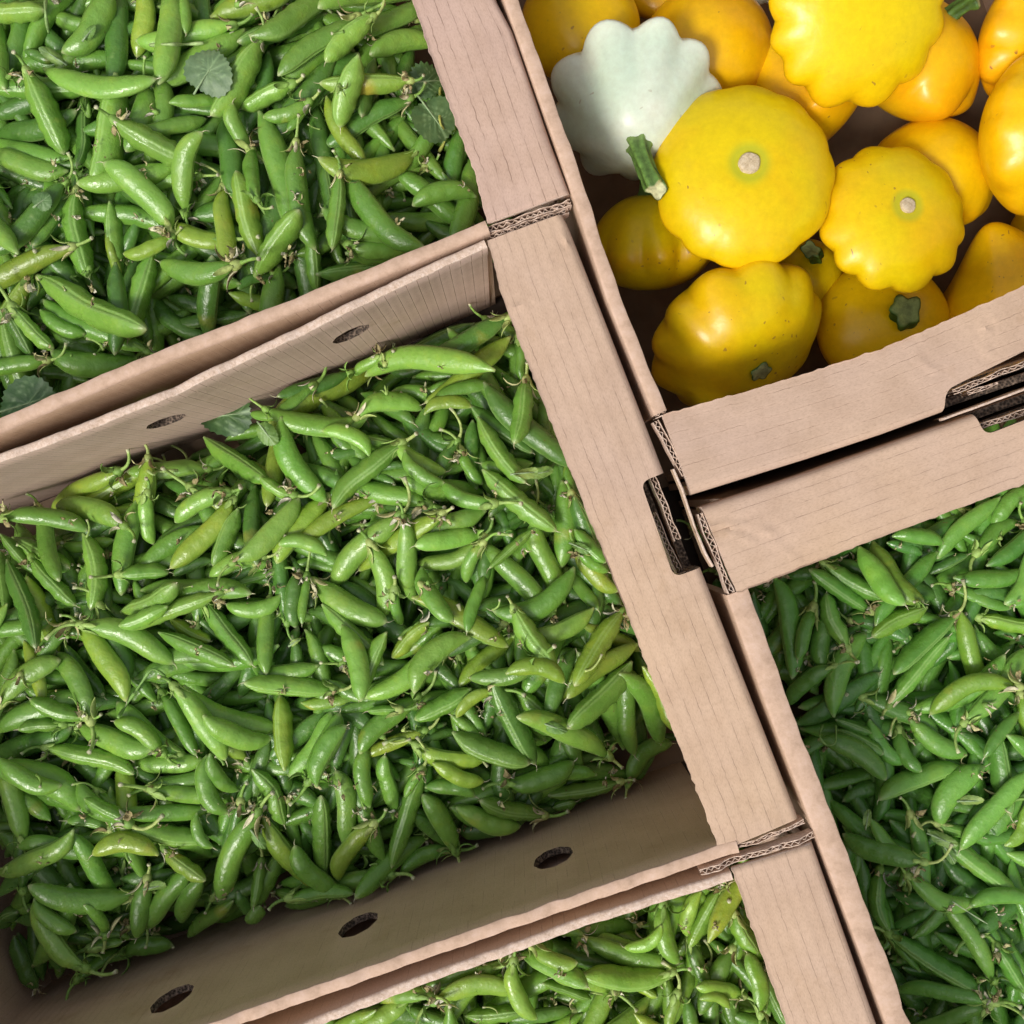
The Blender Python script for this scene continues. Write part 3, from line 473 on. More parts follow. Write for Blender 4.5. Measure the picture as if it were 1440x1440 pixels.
def side_wall(crate, top_out, side, thick=0.0065, depth=-ZB, lean=0.0, top_z=0.0, holes=(), inner=None, mats=None, jag=0.0004, seed=0, name="side_wall", body=0.0036, wob=0.0005, rnd_top=0.0022):
    """top_out: px polyline of the outer top edge; side=+1 puts the board on the left of the path direction"""
    pts = pl(top_out, top_z); path, dist = resample(pts, 0.0035)
    rings = []
    ml = mats or [M_card, M_rim, M_card, M_torn]; uq = list(dict.fromkeys(ml)); remap = [uq.index(m_) for m_ in ml]
    for i, p in enumerate(path):
        a = path[max(0, i - 2)]; b = path[min(len(path) - 1, i + 2)]
        t = (b - a).normalized(); nn = Vector((-t.y, t.x, 0)) * side
        q = p + nn * nz(p, 14, wob, seed)
        th = thick * (1 + nz(p, 90, 0.10, seed + 5))
        zt = nz(p, 200, jag * 2, seed + 9) + nz(p, 20, 0.0010, seed)
        rr = rnd_top; ring = []
        ring.append(q + nn * (lean) + Vector((0, 0, -depth)))
        ring.append(q + nn * (lean * 0.5) + Vector((0, 0, -depth * 0.5)))
        ring.append(q + nn * (lean * 0.1) + Vector((0, 0, -depth * 0.1)))
        ring.append(q + Vector((0, 0, -rr + zt)))
        ring.append(q + nn * (rr * 0.35) + Vector((0, 0, -rr * 0.3 + zt)))
        ring.append(q + nn * (rr * 0.9) + Vector((0, 0, zt)))
        ring.append(q + nn * (th - rr * 0.7) + Vector((0, 0, zt)))
        ring.append(q + nn * (th - rr * 0.2) + Vector((0, 0, -rr * 0.3 + zt)))
        ring.append(q + nn * th + Vector((0, 0, -rr + zt)))
        th_ = min(th, body)
        ring.append(q + nn * th + Vector((0, 0, -rr - 0.011)))
        th = th_
        ring.append(q + nn * (th + lean * 0.1) + Vector((0, 0, -depth * 0.1)))
        ring.append(q + nn * (th + lean * 0.5) + Vector((0, 0, -depth * 0.5)))
        ring.append(q + nn * (th + lean) + Vector((0, 0, -depth)))
        rings.append(ring)
    us = [0, depth * .5, depth * .9, depth, depth + .002, depth + .004, depth + .008, depth + .009, depth + .011, depth + .022, depth * 1.1, depth * 1.5, depth * 2, depth * 2 + thick]
    mi = [0, 0, 0, 1, 1, 1, 1, 1, 2, 2, 2, 2, 2]
    me = loft(rings, us, dist, name, uq, [remap[m_] for m_ in mi], uswap=True)
    o = link(name, me, crate)
    if holes:
        cs = []
        for (hx, hy, hr, hd) in holes:
            # hole centre seen at photo point (hx, hy) on the inner face of this wall
            best = None
            for i in range(0, len(path), 2):
                a = path[max(0, i - 2)]; b = path[min(len(path) - 1, i + 2)]; t = (b - a).normalized(); nn = Vector((-t.y, t.x, 0)) * side
                q = path[i] + nn * min(thick, 0.0036)
                ray = P(hx, hy, 0)
                den = ray.x * nn.x + ray.y * nn.y
                k = (q.x * nn.x + q.y * nn.y) / den
                hit = Vector((ray.x * k, ray.y * k, D - D * k))
                d = (hit.xy - q.xy).length
                if best is None or d < best[0]: best = (d, hit, nn, t)
            _, hit, nn, t = best
            bm = bmesh.new(); ra = []; rb = []
            for j in range(28):
                an = 2 * math.pi * j / 28; rj = 1 + 0.03 * math.sin(an * 9)
                off = t * (math.cos(an) * hr * rj) + Vector((0, 0, 1)) * (math.sin(an) * hd * rj)
                ra.append(bm.verts.new(hit + off + nn * 0.02)); rb.append(bm.verts.new(hit + off - nn * 0.03))
            bm.faces.new(ra); bm.faces.new(rb[::-1])
            for j in range(28): bm.faces.new((ra[j], rb[j], rb[(j + 1) % 28], ra[(j + 1) % 28]))
            bmesh.ops.recalc_face_normals(bm, faces=bm.faces)
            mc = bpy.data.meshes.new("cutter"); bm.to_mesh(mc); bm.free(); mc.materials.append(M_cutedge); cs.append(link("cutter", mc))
        cut(o, cs)
        for c in cs: bpy.data.objects.remove(c)
    o.data.set_sharp_from_angle(angle=R(42))
    return o

def flange(crate, inner, outer, holes=(), mats=None, seed=0, creases=(), lip=0.016, dens=0.0025, nac=26, trim=0.0):
    """folded-over end of a crate: inner / outer px polylines run the same way"""
    pi, di = resample(pl(inner), dens); n = len(pi)
    po_, _ = resample(pl(outer), 0.0004)
    # outer points at equal parameter
    cum = [0]; 
    for a, b in zip(po_[:-1], po_[1:]): cum.append(cum[-1] + (b - a).length)
    po = []
    for i in range(n):
        s = cum[-1] * di[i] / di[-1]; k = min(range(0, len(cum)), key=lambda q: abs(cum[q] - s)) if False else int(np.searchsorted(cum, s)); po.append(po_[min(k, len(po_) - 1)])
    th = 0.0042; r = 0.0035; rings = []
    cre = [pl(c) for c in creases]
    for i in range(n):
        a, b = pi[i], po[i]; W = (b - a).length; t = (b - a) / W; ring = []
        jag = abs(nz(a, 420, 0.0013, seed)) + nz(a, 70, 0.0003, seed + 3)
        a2 = a - t * jag
        sag = -0.0009
        ring.append(a2 + Vector((0, 0, -th)) + t * 0.0008)
        ring.append(a2 + Vector((0, 0, -0.0006)))
        W2 = W - r
        for j in range(nac):
            f = j / (nac - 1); p = a2.lerp(a, f) + t * (0.0006 + (W2 - 0.0006) * f)
            z = nz(p, 22, 0.0007, seed) + nz(p, 70, 0.0002, seed + 2) + sag * (1 - f) ** 2
            for c in cre:
                dmin = 1
                for u, v in zip(c[:-1], c[1:]):
                    e = v - u; k = max(0, min(1, (p - u).dot(e) / e.length_squared)); dmin = min(dmin, (p - (u + e * k)).xy.length)
                z += 0.0007 * math.exp(-(dmin / 0.0011) ** 2) - 0.0004 * math.exp(-((dmin - 0.0022) / 0.0012) ** 2)
            ring.append(p + Vector((0, 0, z)))
        for j in range(1, 6):
            an = math.pi / 2 * j / 5; ring.append(a + t * (W2 + r * math.sin(an)) + Vector((0, 0, -r + r * math.cos(an))))
        wz = nz(a, 30, 0.0006, seed + 4)
        ring.append(a + t * (W + wz) + Vector((0, 0, -lip)))
        ring.append(a + t * (W - th + wz) + Vector((0, 0, -lip)))
        ring.append(a + t * (W - th) + Vector((0, 0, -r - 0.001)))
        ring.append(a + t * (W - th - 0.002) + Vector((0, 0, -th)))
        rings.append(ring)
    m = len(rings[0]); us = [0]
    for j in range(1, m): us.append(us[-1] + (rings[n // 2][j] - rings[n // 2][j - 1]).length)
    us.append(us[-1] + 0.03)
    mi = [1] + [0] * (m - 1)
    me = loft(rings, us, di, "flange", mats or [M_card, M_torn], mi)
    o = link("flange", me, crate)
    # end wall under the fold: two boards
    def board(off, th2, z0, z1, nm):
        rg = []
        step = [i_ for i_ in range(0, n, 3) if di[i_] >= trim]
        for i in step:
            a, b = pi[i], po[i]; t = (b - a).normalized(); q = b - t * off
            rg.append([q + Vector((0, 0, z0)), q + Vector((0, 0, z1)), q - t * th2 + Vector((0, 0, z1)), q - t * th2 + Vector((0, 0, z0))])
        L = z1 - z0
        return link(nm, loft(rg, [0, L, L + th2, 2 * L + th2, 2 * L + 2 * th2], [di[i] for i in step], nm, [M_card, M_torn], [0, 0, 0, 0], uswap=True), crate)
    e = board(0.0006, 0.0038, ZB, -lip - 0.0005, "end_wall")
    e2 = board(0.0062, 0.0036, ZB, -0.0075, "end_liner")
    if holes:
        cs = []
        for h in holes:
            cs.append(prism_obj(roundpoly(pl(h), 0.0042), -0.024, 0.02))
        for q in (o, e, e2):
            cut(q, cs); q.data.set_sharp_from_angle(angle=R(42))
        for c in cs: bpy.data.objects.remove(c)
    return o

def fluted(crate, a, b, wpx=9, z=-0.0012, h=0.007, pitch=0.0031, seed=0, name="fluted_edge"):
    """the cut end of a corrugated board: two liners and the wave between them"""
    pa, pb = pl([a, b], 0); d = pb - pa; L = d.length; t = d / L; nn = Vector((-t.y, t.x, 0)); wd = wpx * S * 0.88
    k = max(8, int(L / 0.0005)); V = []; F = []
    def ribbon(fn, th):
        base = len(V)
        for i in range(k + 1):
            s = L * i / k; off = fn(s); p = pa + t * s
            zt = z + nz(p, 300, 0.0018, seed) + nz(p, 60, 0.0014, seed + 2)
            for sg, zz in ((-1, zt), (1, zt), (1, z - h), (-1, z - h)):
                V.append(tuple(p + nn * (off + sg * th) + Vector((0, 0, zz))))
        for i in range(k):
            for j in range(4):
                j2 = (j + 1) % 4; F.append((base + i * 4 + j, base + (i + 1) * 4 + j, base + (i + 1) * 4 + j2, base + i * 4 + j2))
    ribbon(lambda s: -wd / 2 + nz(pa + t * s, 110, 0.0009, seed), 0.00020)
    ribbon(lambda s: wd / 2 + nz(pa + t * s, 110, 0.0009, seed + 1), 0.00020)
    ribbon(lambda s: (wd / 2 - 0.0004) * (0.8 + 0.5 * mnoise.noise(Vector((s * 160, seed, 4)))) * math.sin(2 * math.pi * s / pitch + 3 * mnoise.noise(Vector((s * 90, seed, 0)))), 0.00017)
    me = bpy.data.meshes.new(name); me.from_pydata(V, [], F); me.materials.append(M_torn)
    bm = bmesh.new(); bm.from_mesh(me); bmesh.ops.recalc_face_normals(bm, faces=bm.faces); bm.to_mesh(me); bm.free()
    return link(name, me, crate)

def base(crate, corners):
    pts = pl(corners); bm = bmesh.new()
    a = [bm.verts.new((p.x, p.y, ZB)) for p in pts]; b = [bm.verts.new((p.x, p.y, ZB + 0.004)) for p in pts]
    bm.faces.new(a[::-1]); bm.faces.new(b)
    for i in range(4): bm.faces.new((a[i], a[(i + 1) % 4], b[(i + 1) % 4], b[i]))
    bmesh.ops.recalc_face_normals(bm, faces=bm.faces)
    uv = bm.loops.layers.uv.new("uv")
    for f in bm.faces:
        for lp in f.loops: lp[uv].uv = lp.vert.co.xy
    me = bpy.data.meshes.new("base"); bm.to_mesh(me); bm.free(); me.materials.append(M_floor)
    return link("base", me, crate)

def crate(corner, label):
    o = link("cardboard_crate", None, loc=None); p = P(*corner, 0); o["x"] = 0
    del o["x"]
    tag(o, label, "cardboard crate", "open cardboard produce crates set edge to edge")
    return o

# --- crate A : upper left peas
cA = crate((100, 0), "open cardboard crate of pea pods in the upper left, ending in the topmost wide flange")
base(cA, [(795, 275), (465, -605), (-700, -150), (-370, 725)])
flange(cA, [(472, -310), (580, 0), (620, 115), (667, 240), (686, 313)], [(590, -310), (699, 0), (721, 42), (775, 200), (802, 271)], mats=[M_card2, M_torn], seed=1,
       creases=[[(712, 20), (724, 60), (722, 85)]])
_w = side_wall(cA, [(689, 327), (672, 334), (440, 430), (240, 507), (0, 609), (-380, 770)], -1, seed=2, mats=[M_card, M_rim, M_cardin, M_torn], rnd_top=0.0022)
wA = _w
side_wall(cA, [(465, -605), (-700, -150)], 1, seed=3)
side_wall(cA, [(-375, 745), (-700, -150)], -1, seed=4)
# --- crate B : centre peas
cB = crate((500, 700), "open cardboard crate heaped with pea pods in the middle, vent holes along its walls")
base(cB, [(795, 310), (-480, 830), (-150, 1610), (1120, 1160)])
flange(cB, [(687, 337), (708, 420), (740, 503), (762, 560), (858, 800), (897, 900), (992, 1140), (1013, 1198)],
       [(791, 300), (800, 318), (840, 420), (910, 600), (931, 655), (985, 795), (1124, 1151)], seed=5,
       holes=[[(901, 678), (966, 652), (1012, 788), (948, 812)]], creases=[[(692, 440), (735, 428), (790, 352)], [(790, 330), (800, 345), (792, 360)]])
side_wall(cB, [(680, 336), (602, 371), (422, 458), (280, 525), (240, 546), (60, 616), (0, 637), (-200, 718), (-480, 828)], 1, thick=0.0042, seed=6,
          mats=[M_card, M_torn, M_card3, M_torn], rnd_top=0.0012, jag=0.0009, lean=-0.005,
          holes=[(496, 474, 0.0100, 0.0115), (236, 598, 0.0100, 0.0115)])
side_wall(cB, [(1040, 1200), (1028, 1203), (820, 1274), (580, 1357), (460, 1400), (200, 1492), (-150, 1613)], -1, thick=0.0060, seed=7,
          mats=[M_card, M_rim, M_cardin, M_torn], rnd_top=0.0014, jag=0.0006,
          holes=[(778, 1206, 0.0105, 0.0135), (504, 1300, 0.0105, 0.0135), (242, 1404, 0.0105, 0.0135)])
side_wall(cB, [(-150, 1613), (-480, 828)], -1, seed=8, mats=[M_card, M_rim, M_cardin, M_torn])
# --- crate C : squash
cC = crate((1200, 300), "open cardboard crate full of yellow pattypan squash in the upper right")
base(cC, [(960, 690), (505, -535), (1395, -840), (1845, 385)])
flange(cC, [(932, 584), (1100, 536), (1240, 492), (1440, 403), (1800, 268)], [(973, 696), (1140, 644), (1240, 611), (1330, 578), (1440, 541), (1840, 405)], seed=9, trim=0.012,
       holes=[[(1331, 548), (1452, 488), (1500, 520), (1490, 560), (1326, 598)]], creases=[[(1280, 482), (1292, 505), (1318, 524)], [(1380, 432), (1386, 455), (1388, 500)], [(1388, 432), (1396, 450)]])
side_wall(cC, [(505, -555), (630, -215), (708, 0), (780, 200), (853, 420), (920, 584)], 1, seed=10, thick=0.0064, mats=[M_card, M_rim, M_cardin, M_torn], rnd_top=0.0011, jag=0.0006)
side_wall(cC, [(1395, -840), (505, -535)], 1, seed=11)
side_wall(cC, [(1845, 385), (1395, -840)], 1, seed=12)
# --- crate D : right peas
cD = crate((1300, 1000), "open cardboard crate of dark green pea pods at the right, flange with a creased corner")
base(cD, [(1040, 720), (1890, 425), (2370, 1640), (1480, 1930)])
flange(cD, [(1037, 833), (1147, 791), (1220, 762), (1440, 680), (1890, 530)], [(987, 713), (1140, 663), (1240, 628), (1363, 584), (1440, 556), (1860, 410)], seed=13, trim=0.012,
       holes=[[(1364, 570), (1500, 520), (1505, 566), (1386, 612)]],
       creases=[[(1058, 728), (1078, 742), (1100, 770), (1128, 793)], [(1000, 742), (1020, 735), (1040, 740)], [(1016, 748), (1040, 752), (1062, 764)], [(1050, 736), (1068, 746), (1090, 750)]])
side_wall(cD, [(1022, 838), (1075, 987), (1146, 1172), (1239, 1422), (1430, 1925)], 1, seed=14, thick=0.0104, top_z=-0.001, mats=[M_card, M_rim, M_cardin, M_torn], rnd_top=0.0011, jag=0.0006)
side_wall(cD, [(1480, 1930), (2370, 1640)], 1, seed=15)
side_wall(cD, [(2370, 1640), (1890, 425)], 1, seed=16)
# --- crate E : lower peas
cE = crate((700, 1500), "open cardboard crate of pea pods at the bottom edge, below the middle crate")
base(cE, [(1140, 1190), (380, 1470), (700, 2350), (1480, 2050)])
flange(cE, [(1030, 1223), (1105, 1435), (1250, 1850), (1330, 2080)], [(1144, 1186), (1232, 1435), (1370, 1820), (1450, 2040)], seed=17)
side_wall(cE, [(1028, 1226), (820, 1291), (700, 1336), (580, 1378), (460, 1427), (330, 1480), (-130, 1660)], 1, seed=18, thick=0.0044, top_z=-0.001, jag=0.0007, mats=[M_card, M_torn, M_card, M_torn], rnd_top=0.0012)
side_wall(cE, [(-130, 1660), (220, 2540)], 1, seed=19)
side_wall(cE, [(220, 2540), (1450, 2080)], 1, seed=20)
# --- cut corrugated ends
fluted(cA, (684, 321), (803, 281), 8, -0.0035, seed=1)
fluted(cB, (686, 331), (800, 291), 8, -0.0045, seed=2)
fluted(cB, (1016, 1206), (1134, 1158), 6, -0.0040, seed=3)
fluted(cE, (985, 1228), (1146, 1176), 8, -0.0010, seed=4)
fluted(cC, (922, 592), (964, 668), 8, -0.0022, seed=5)
fluted(cD, (985, 722), (1030, 834), 9, -0.0022, seed=6)
fluted(cB, (921, 668), (958, 760), 8, -0.0085, seed=7)
fluted(cB, (923, 722), (962, 806), 8, -0.0115, seed=8)
fluted(cC, (1350, 549), (1475, 499), 7, -0.0065, seed=9)
fluted(cC, (1374, 550), (1418, 534), 5, -0.0095, seed=10)
fluted(cD, (1374, 602), (1470, 572), 8, -0.0065, seed=11)
fluted(cC, (921, 584), (938, 577), 8, -0.0020, seed=12)

side_wall(cB, [(946, 660), (958, 688), (975, 738), (991, 778), (1002, 797)], 1, thick=0.0011, depth=0.006, seed=31, mats=[M_cardin, M_torn, M_cardin, M_torn], rnd_top=0.0004, body=0.0011, jag=0.001, name="torn_flap", wob=0.002)
side_wall(cC, [(1328, 592), (1380, 572), (1440, 548), (1520, 520)], 1, thick=0.0011, depth=0.005, seed=32, mats=[M_cardin, M_torn, M_cardin, M_torn], rnd_top=0.0004, body=0.0011, jag=0.001, name="torn_flap", wob=0.0015)
# ------------------------------------------------------------------ peas: geometry of one pod
PH = np.array([0, 9, 20, 42, 66, 90, 114, 138, 160, 180, 200, 222, 246, 270, 294, 318, 340, 351]) * math.pi / 180
PH_LO = np.array([0, 40, 90, 140, 180, 220, 270, 320]) * math.pi / 180
TT = np.array([0, .025, .06, .10, .15, .21, .28, .35, .42, .49, .56, .63, .70, .77, .83, .88, .92, .955, .98, 1.0])
TT_LO = np.array([0, .05, .13, .28, .5, .7, .85, .95, 1.0])
def wprof(t):
    return np.interp(t, [0, .03, .07, .12, .2, .3, .45, .6, .72, .82, .9, .95, .98, 1.0],
                        [.12, .22, .40, .60, .83, .955, 1.0, 1.0, .96, .85, .64, .42, .22, .05])
HUES = {'b': (.215, .405, .062), 'g': (.148, .312, .044), 'd': (.090, .212, .034), 'y': (.245, .370, .042), 'o': (.21, .34, .045)}

def pod_geo(p0, p1, sagv, W, T, rollv, col, aux_y, rs, lo=False, style=True):
    """p0 stem end, p1 tip (3d), sagv: 3d offset of the middle, rollv: direction of the suture plane (unit), W in that plane, T across"""
    t = TT_LO if lo else TT; ph = PH_LO if lo else PH
    n, m = len(t), len(ph)
    p0 = np.array(p0); p1 = np.array(p1); sagv = np.array(sagv); L = np.linalg.norm(p1 - p0)
    cl = p0[None] * (1 - t)[:, None] + p1[None] * t[:, None] + sagv[None] * (4 * t * (1 - t))[:, None]
    sn = np.linalg.norm(sagv); sdir = sagv / sn if sn > 1e-7 else np.cross(p1 - p0, (0, 0, 1.0)) / L
    cl = cl + sdir[None] * (L * rs.uniform(-.022, .022) * np.sin(2 * math.pi * t))[:, None] + sdir[None] * (L * rs.uniform(-.01, .01) * np.sin(3 * math.pi * t))[:, None]
    tan = (p1 - p0)[None] + sagv[None] * (4 - 8 * t)[:, None]; tan /= np.linalg.norm(tan, axis=1)[:, None]
    u = rollv[None] - tan * (tan @ rollv)[:, None]; u /= np.linalg.norm(u, axis=1)[:, None]
    v = np.cross(tan, u)
    w_ = wprof(t)
    wob = 1 + 0.03 * np.sin(t * 9 + rs.rand() * 6)
    a = W / 2 * w_ * wob
    peas = 1 + (0.085 * np.sin(t * L / 0.0085 * 2 * math.pi + rs.rand() * 6) if not lo else 0) * (w_ > .6)
    b = T / 2 * np.minimum(w_ * 1.03, 1) * peas
    # both ends drift towards the straight suture edge (u negative)
    shift = -(0.16 * W) * np.clip((t - .6) / .4, 0, 1) ** 2 - (0.10 * W) * np.clip((.25 - t) / .25, 0, 1) ** 2
    c, s = np.cos(ph), np.sin(ph)
    ex = np.abs(c) ** 0.92 * np.sign(c); ey = np.abs(s) ** 1.05 * np.sign(s)
    rad = np.ones(m)
    seam = np.zeros(m)
    if not lo:
        rad[0] = .90; rad[1] = rad[-1] = 1.035; rad[9] = 1.035
        seam[0] = 0; seam[1] = seam[-1] = 1.0; seam[9] = .8
    # suture 0 lies on the straight side = -u
    X = -a[:, None] * (ex * rad)[None]; Y = b[:, None] * (ey * rad)[None]
    V = cl[:, None, :] + u[:, None, :] * (X + shift[:, None])[:, :, None] + v[:, None, :] * Y[:, :, None]
    V = V.reshape(-1, 3)
    A = np.zeros((n * m, 4)); A[:, 3] = 1
    A[:, 0] = np.tile(seam, n); A[:, 1] = 0
    if aux_y > 0:
        tc = rs.uniform(.1, .9); A[:, 1] = aux_y * np.repeat(np.exp(-((t - tc) / .17) ** 2), m) * np.tile(0.4 + 0.6 * (np.cos(ph - rs.rand() * 6.3) * .5 + .5), n)
    tip = np.clip((t - .95) / .05, 0, 1) * .55 + np.clip((.05 - t) / .05, 0, 1) * .35
    A[:, 2] = np.repeat(tip, m)
    C = np.tile(np.array([*col, 1.0]), (n * m, 1))
    F = []
    for i in range(n - 1):
        for j in range(m):
            k = (j + 1) % m; F.append((i * m + j, i * m + k, (i + 1) * m + k, (i + 1) * m + j))
    F.append(tuple(range(m))[::-1]); F.append(tuple((n - 1) * m + j for j in range(m)))
    if style and not lo:
        # the withered style: a thin pale hook at the tip
        k0 = len(V); q = cl[-1] + u[-1] * shift[-1]; d = tan[-1]; r = 0.00032; hv = []
        bend = (-u[-1]) * rs.uniform(-.2, 1.0) + v[-1] * rs.uniform(-.5, .5)
        Ls = rs.uniform(.002, .0045)
        for i in range(4):
            f = i / 3; cp = q + d * Ls * f * .8 + bend * Ls * f * f * .8
            for j in range(4):
                an = j * math.pi / 2; hv.append(cp + (u[-1] * math.cos(an) + v[-1] * math.sin(an)) * r * (1 - .6 * f))
        V = np.vstack([V, hv]); C = np.vstack([C, np.tile((*col, 1), (16, 1))]); aa = np.tile((0, 0, 1.0, 1), (16, 1)); A = np.vstack([A, aa])
        for i in range(3):
            for j in range(4):
                k = (j + 1) % 4; F.append((k0 + i * 4 + j, k0 + i * 4 + k, k0 + (i + 1) * 4 + k, k0 + (i + 1) * 4 + j))
    return V, F, C, A

def tube_geo(pts, radii, k=6, col=(.2, .35, .08), flat=1.0):
    pts = [np.array(p, float) for p in pts]; n = len(pts); V = []; F = []
    ref = np.array([0.13, 0.21, 0.97])
    for i in range(n):
        t = pts[min(n - 1, i + 1)] - pts[max(0, i - 1)]; t /= (np.linalg.norm(t) + 1e-12)
        u = np.cross(t, ref); u /= (np.linalg.norm(u) + 1e-9); v = np.cross(t, u)
        for j in range(k):
            an = 2 * math.pi * j / k; V.append(pts[i] + (u * math.cos(an) + v * math.sin(an) * flat) * radii[i])
    for i in range(n - 1):
        for j in range(k):
            q = (j + 1) % k; F.append((i * k + j, i * k + q, (i + 1) * k + q, (i + 1) * k + j))
    F.append(tuple(range(k))[::-1]); F.append(tuple((n - 1) * k + j for j in range(k)))
    return np.array(V), F, np.tile((*col, 1), (len(V), 1))

def sepal_geo(root, d, out, up, L, W, curl, col, rs):
    """a pointed leaflet: d along, out away from axis, curls by curl"""
    V = []; F = []; side = np.cross(d, out); side /= np.linalg.norm(side) + 1e-9; n = 5
    for i in range(n + 1):
        f = i / n; wd = W * (math.sin(math.pi * min(1, f * .93 + .07)) ** .8) * (1 - .25 * f) * .5
        c = root + d * L * f * math.cos(curl * f) + out * (L * f * math.sin(curl * f) + .0012)
        for k, th in ((-1, 0), (0, 0.12), (1, 0)):
            V.append(c + side * wd * k - out * th * wd * 2)
        for k, th in ((1, 0), (0, 0.12), (-1, 0)):
            V.append(c + side * wd * k - out * th * wd * 2 + out * .00028)
    for i in range(n):
        for j in range(6):
            q = (j + 1) % 6; F.append((i * 6 + j, i * 6 + q, (i + 1) * 6 + q, (i + 1) * 6 + j))
    F.append(tuple(range(6))[::-1]); F.append(tuple(n * 6 + j for j in range(6)))
    V = np.array(V); C = np.tile((*col, 1), (len(V), 1)); return V, F, C

GREENS = [(.24, .42, .08), (.32, .48, .12), (.40, .50, .15), (.20, .36, .07)]
DRIES = [(.58, .54, .27), (.68, .64, .42), (.36, .30, .14), (.76, .72, .56)]
# local frame: pod leaves the origin along +X; stalk goes to -X
def calyx_variant(k):
    rs = np.random.RandomState(100 + k); ac = Acc(); g = GREENS[k % 4]; mixdry = k % 3 == 0
    V, F, C = tube_geo([(-.0022, 0, 0), (-.0008, 0, 0), (.0010, 0, 0), (.0022, 0, 0)], [.0009, .0019, .0023, .0016], 8, g); ac.add(V, F, C)
    a0 = rs.rand() * 6
    for j in range(5):
        an = a0 + j * 2 * math.pi / 5; out = np.array([0, math.cos(an), math.sin(an)])
        L = rs.uniform(.0045, .009); cu = rs.uniform(.1, 1.5) * (1 if rs.rand() > .25 else 1.5)
        col = DRIES[rs.randint(4)] if (mixdry and rs.rand() < .75) else g
        V, F, C = sepal_geo(np.array([.0005, 0, 0]) + out * .0010, np.array([1., 0, 0]), out, None, L, rs.uniform(.0018, .0034), cu, np.array(col) * rs.uniform(.85, 1.15), rs)
        ac.add(V, F, C)
    return ac
def stem_variant(k):
    rs = np.random.RandomState(200 + k); ac = Acc(); g = np.array(GREENS[(k + 1) % 4])
    L = rs.uniform(.006, .014); an = rs.rand() * 6.28; b = np.array([0, math.cos(an), math.sin(an)]) * rs.uniform(.3, 1.1)
    b[2] = abs(b[2]) * .6
    pts = []; rad = []
    for i in range(7):
        f = i / 6; pts.append(np.array([-.0018, 0, 0]) + np.array([-1., 0, 0]) * L * f * (1 - .25 * f) + b * L * f * f * .8); rad.append(.00075 * (1 - .15 * f) * (1.5 if i == 6 else 1) * (1.35 if i == 0 else 1))
    V, F, C = tube_geo(pts, rad, 7, g)
    C[-7:, :3] = (.55, .55, .35); ac.add(V, F, C); return ac
def petal_variant(k):
    rs = np.random.RandomState(300 + k); ac = Acc()
    for j in range(4):
        an = rs.rand() * 6.28; out = np.array([rs.uniform(-.4, .6), math.cos(an), abs(math.sin(an))]); out /= np.linalg.norm(out)
        d = np.cross(out, rs.randn(3)); d /= np.linalg.norm(d)
        V, F, C = sepal_geo(np.array([.001, 0, 0]) + out * .0018, d, out, None, rs.uniform(.003, .0055), rs.uniform(.001, .003), rs.uniform(.3, 1.8), np.array(DRIES[rs.randint(4)]), rs)
        V = V + (rs.rand(*V.shape) - .5) * .0007; ac.add(V, F, C)
    return ac
CAL = [calyx_variant(k) for k in range(8)]; STM = [stem_variant(k) for k in range(8)]; PET = [petal_variant(k) for k in range(5)]
CALM = [a.build("calyx", [M_calyx]) for a in CAL]; STMM = [a.build("stem", [M_calyx]) for a in STM]; PETM = [a.build("dried_petal", [M_dry]) for a in PET]

# ------------------------------------------------------------------ the pile: each pod is dropped on what lies below it
GR = 0.0012; GH = 0.42; NG = int(2 * GH / GR)
H = np.full((NG, NG), ZB + 0.004)
def crate_of(px, py):
    # photo-plane test against the rims
    if px > 715 and py < 900:
        if py < 712 + (px - 985) * -.33 and px > 709 + py * .357 and not (px < 985 and py > 600): return 'C'
    xe = 1030 + (py - 836) * .408 if py > 836 else 1030
    if px > xe and py > 700 - (px - 985) * .33: return 'D'
    yA = 336 + (685 - px) * .405
    if py < min(yA, 640) and px < 690: return 'A'
    yE = 1215 + (1028 - px) * .355
    if py > yE: return 'E'
    return 'B'
WALLS = {  # world half planes: list of (point, inward normal)
}
def hp(a, b, side, inset):
    pa, pb = P(*a).xy, P(*b).xy; t = (pb - pa).normalized(); nn = Vector((-t.y, t.x)) * side
    return (np.array(pa + nn * inset), np.array(nn))
WALLS['A'] = [hp((689, 327), (0, 609), -1, .009), hp((100, -463), (-700, -150), 1, .009), hp((795, 271), (590, -310), 1, .012), hp((-375, 745), (-700, -150), -1, .009)]
WALLS['B'] = [hp((680, 338), (0, 637), 1, .006), hp((1028, 1203), (-150, 1613), -1, .007), hp((1124, 1151), (791, 300), 1, .012), hp((-150, 1613), (-480, 828), -1, .009)]
WALLS['C'] = [hp((505, -555), (920, 584), 1, .008), hp((973, 696), (1840, 405), 1, .012), hp((1845, 385), (1395, -840), 1, .008), hp((1395, -840), (505, -535), 1, .01)]
WALLS['D'] = [hp((1030, 836), (1440, 1925), 1, .009), hp((987, 713), (1860, 410), -1, .012), hp((1480, 1930), (2370, 1640), 1, .009), hp((2370, 1640), (1890, 425), 1, .009)]
WALLS['E'] = [hp((1028, 1226), (330, 1480), 1, .007), hp((1144, 1186), (1450, 2040), -1, .012), hp((-130, 1660), (220, 2540), 1, .009), hp((220, 2540), (1450, 2080), 1, .009)]
CEN = {'A': P(30, 60), 'B': P(330, 980), 'D': P(1650, 1180), 'E': P(650, 1850), 'C': P(1170, 10)}
for k_, ws_ in WALLS.items():     # make every normal point inwards
    c_ = np.array(CEN[k_].xy)
    for i_, (q_, n_) in enumerate(ws_):
        if (c_ - q_) @ n_ < 0: ws_[i_] = (q_ - 2 * n_ * 0, -n_)
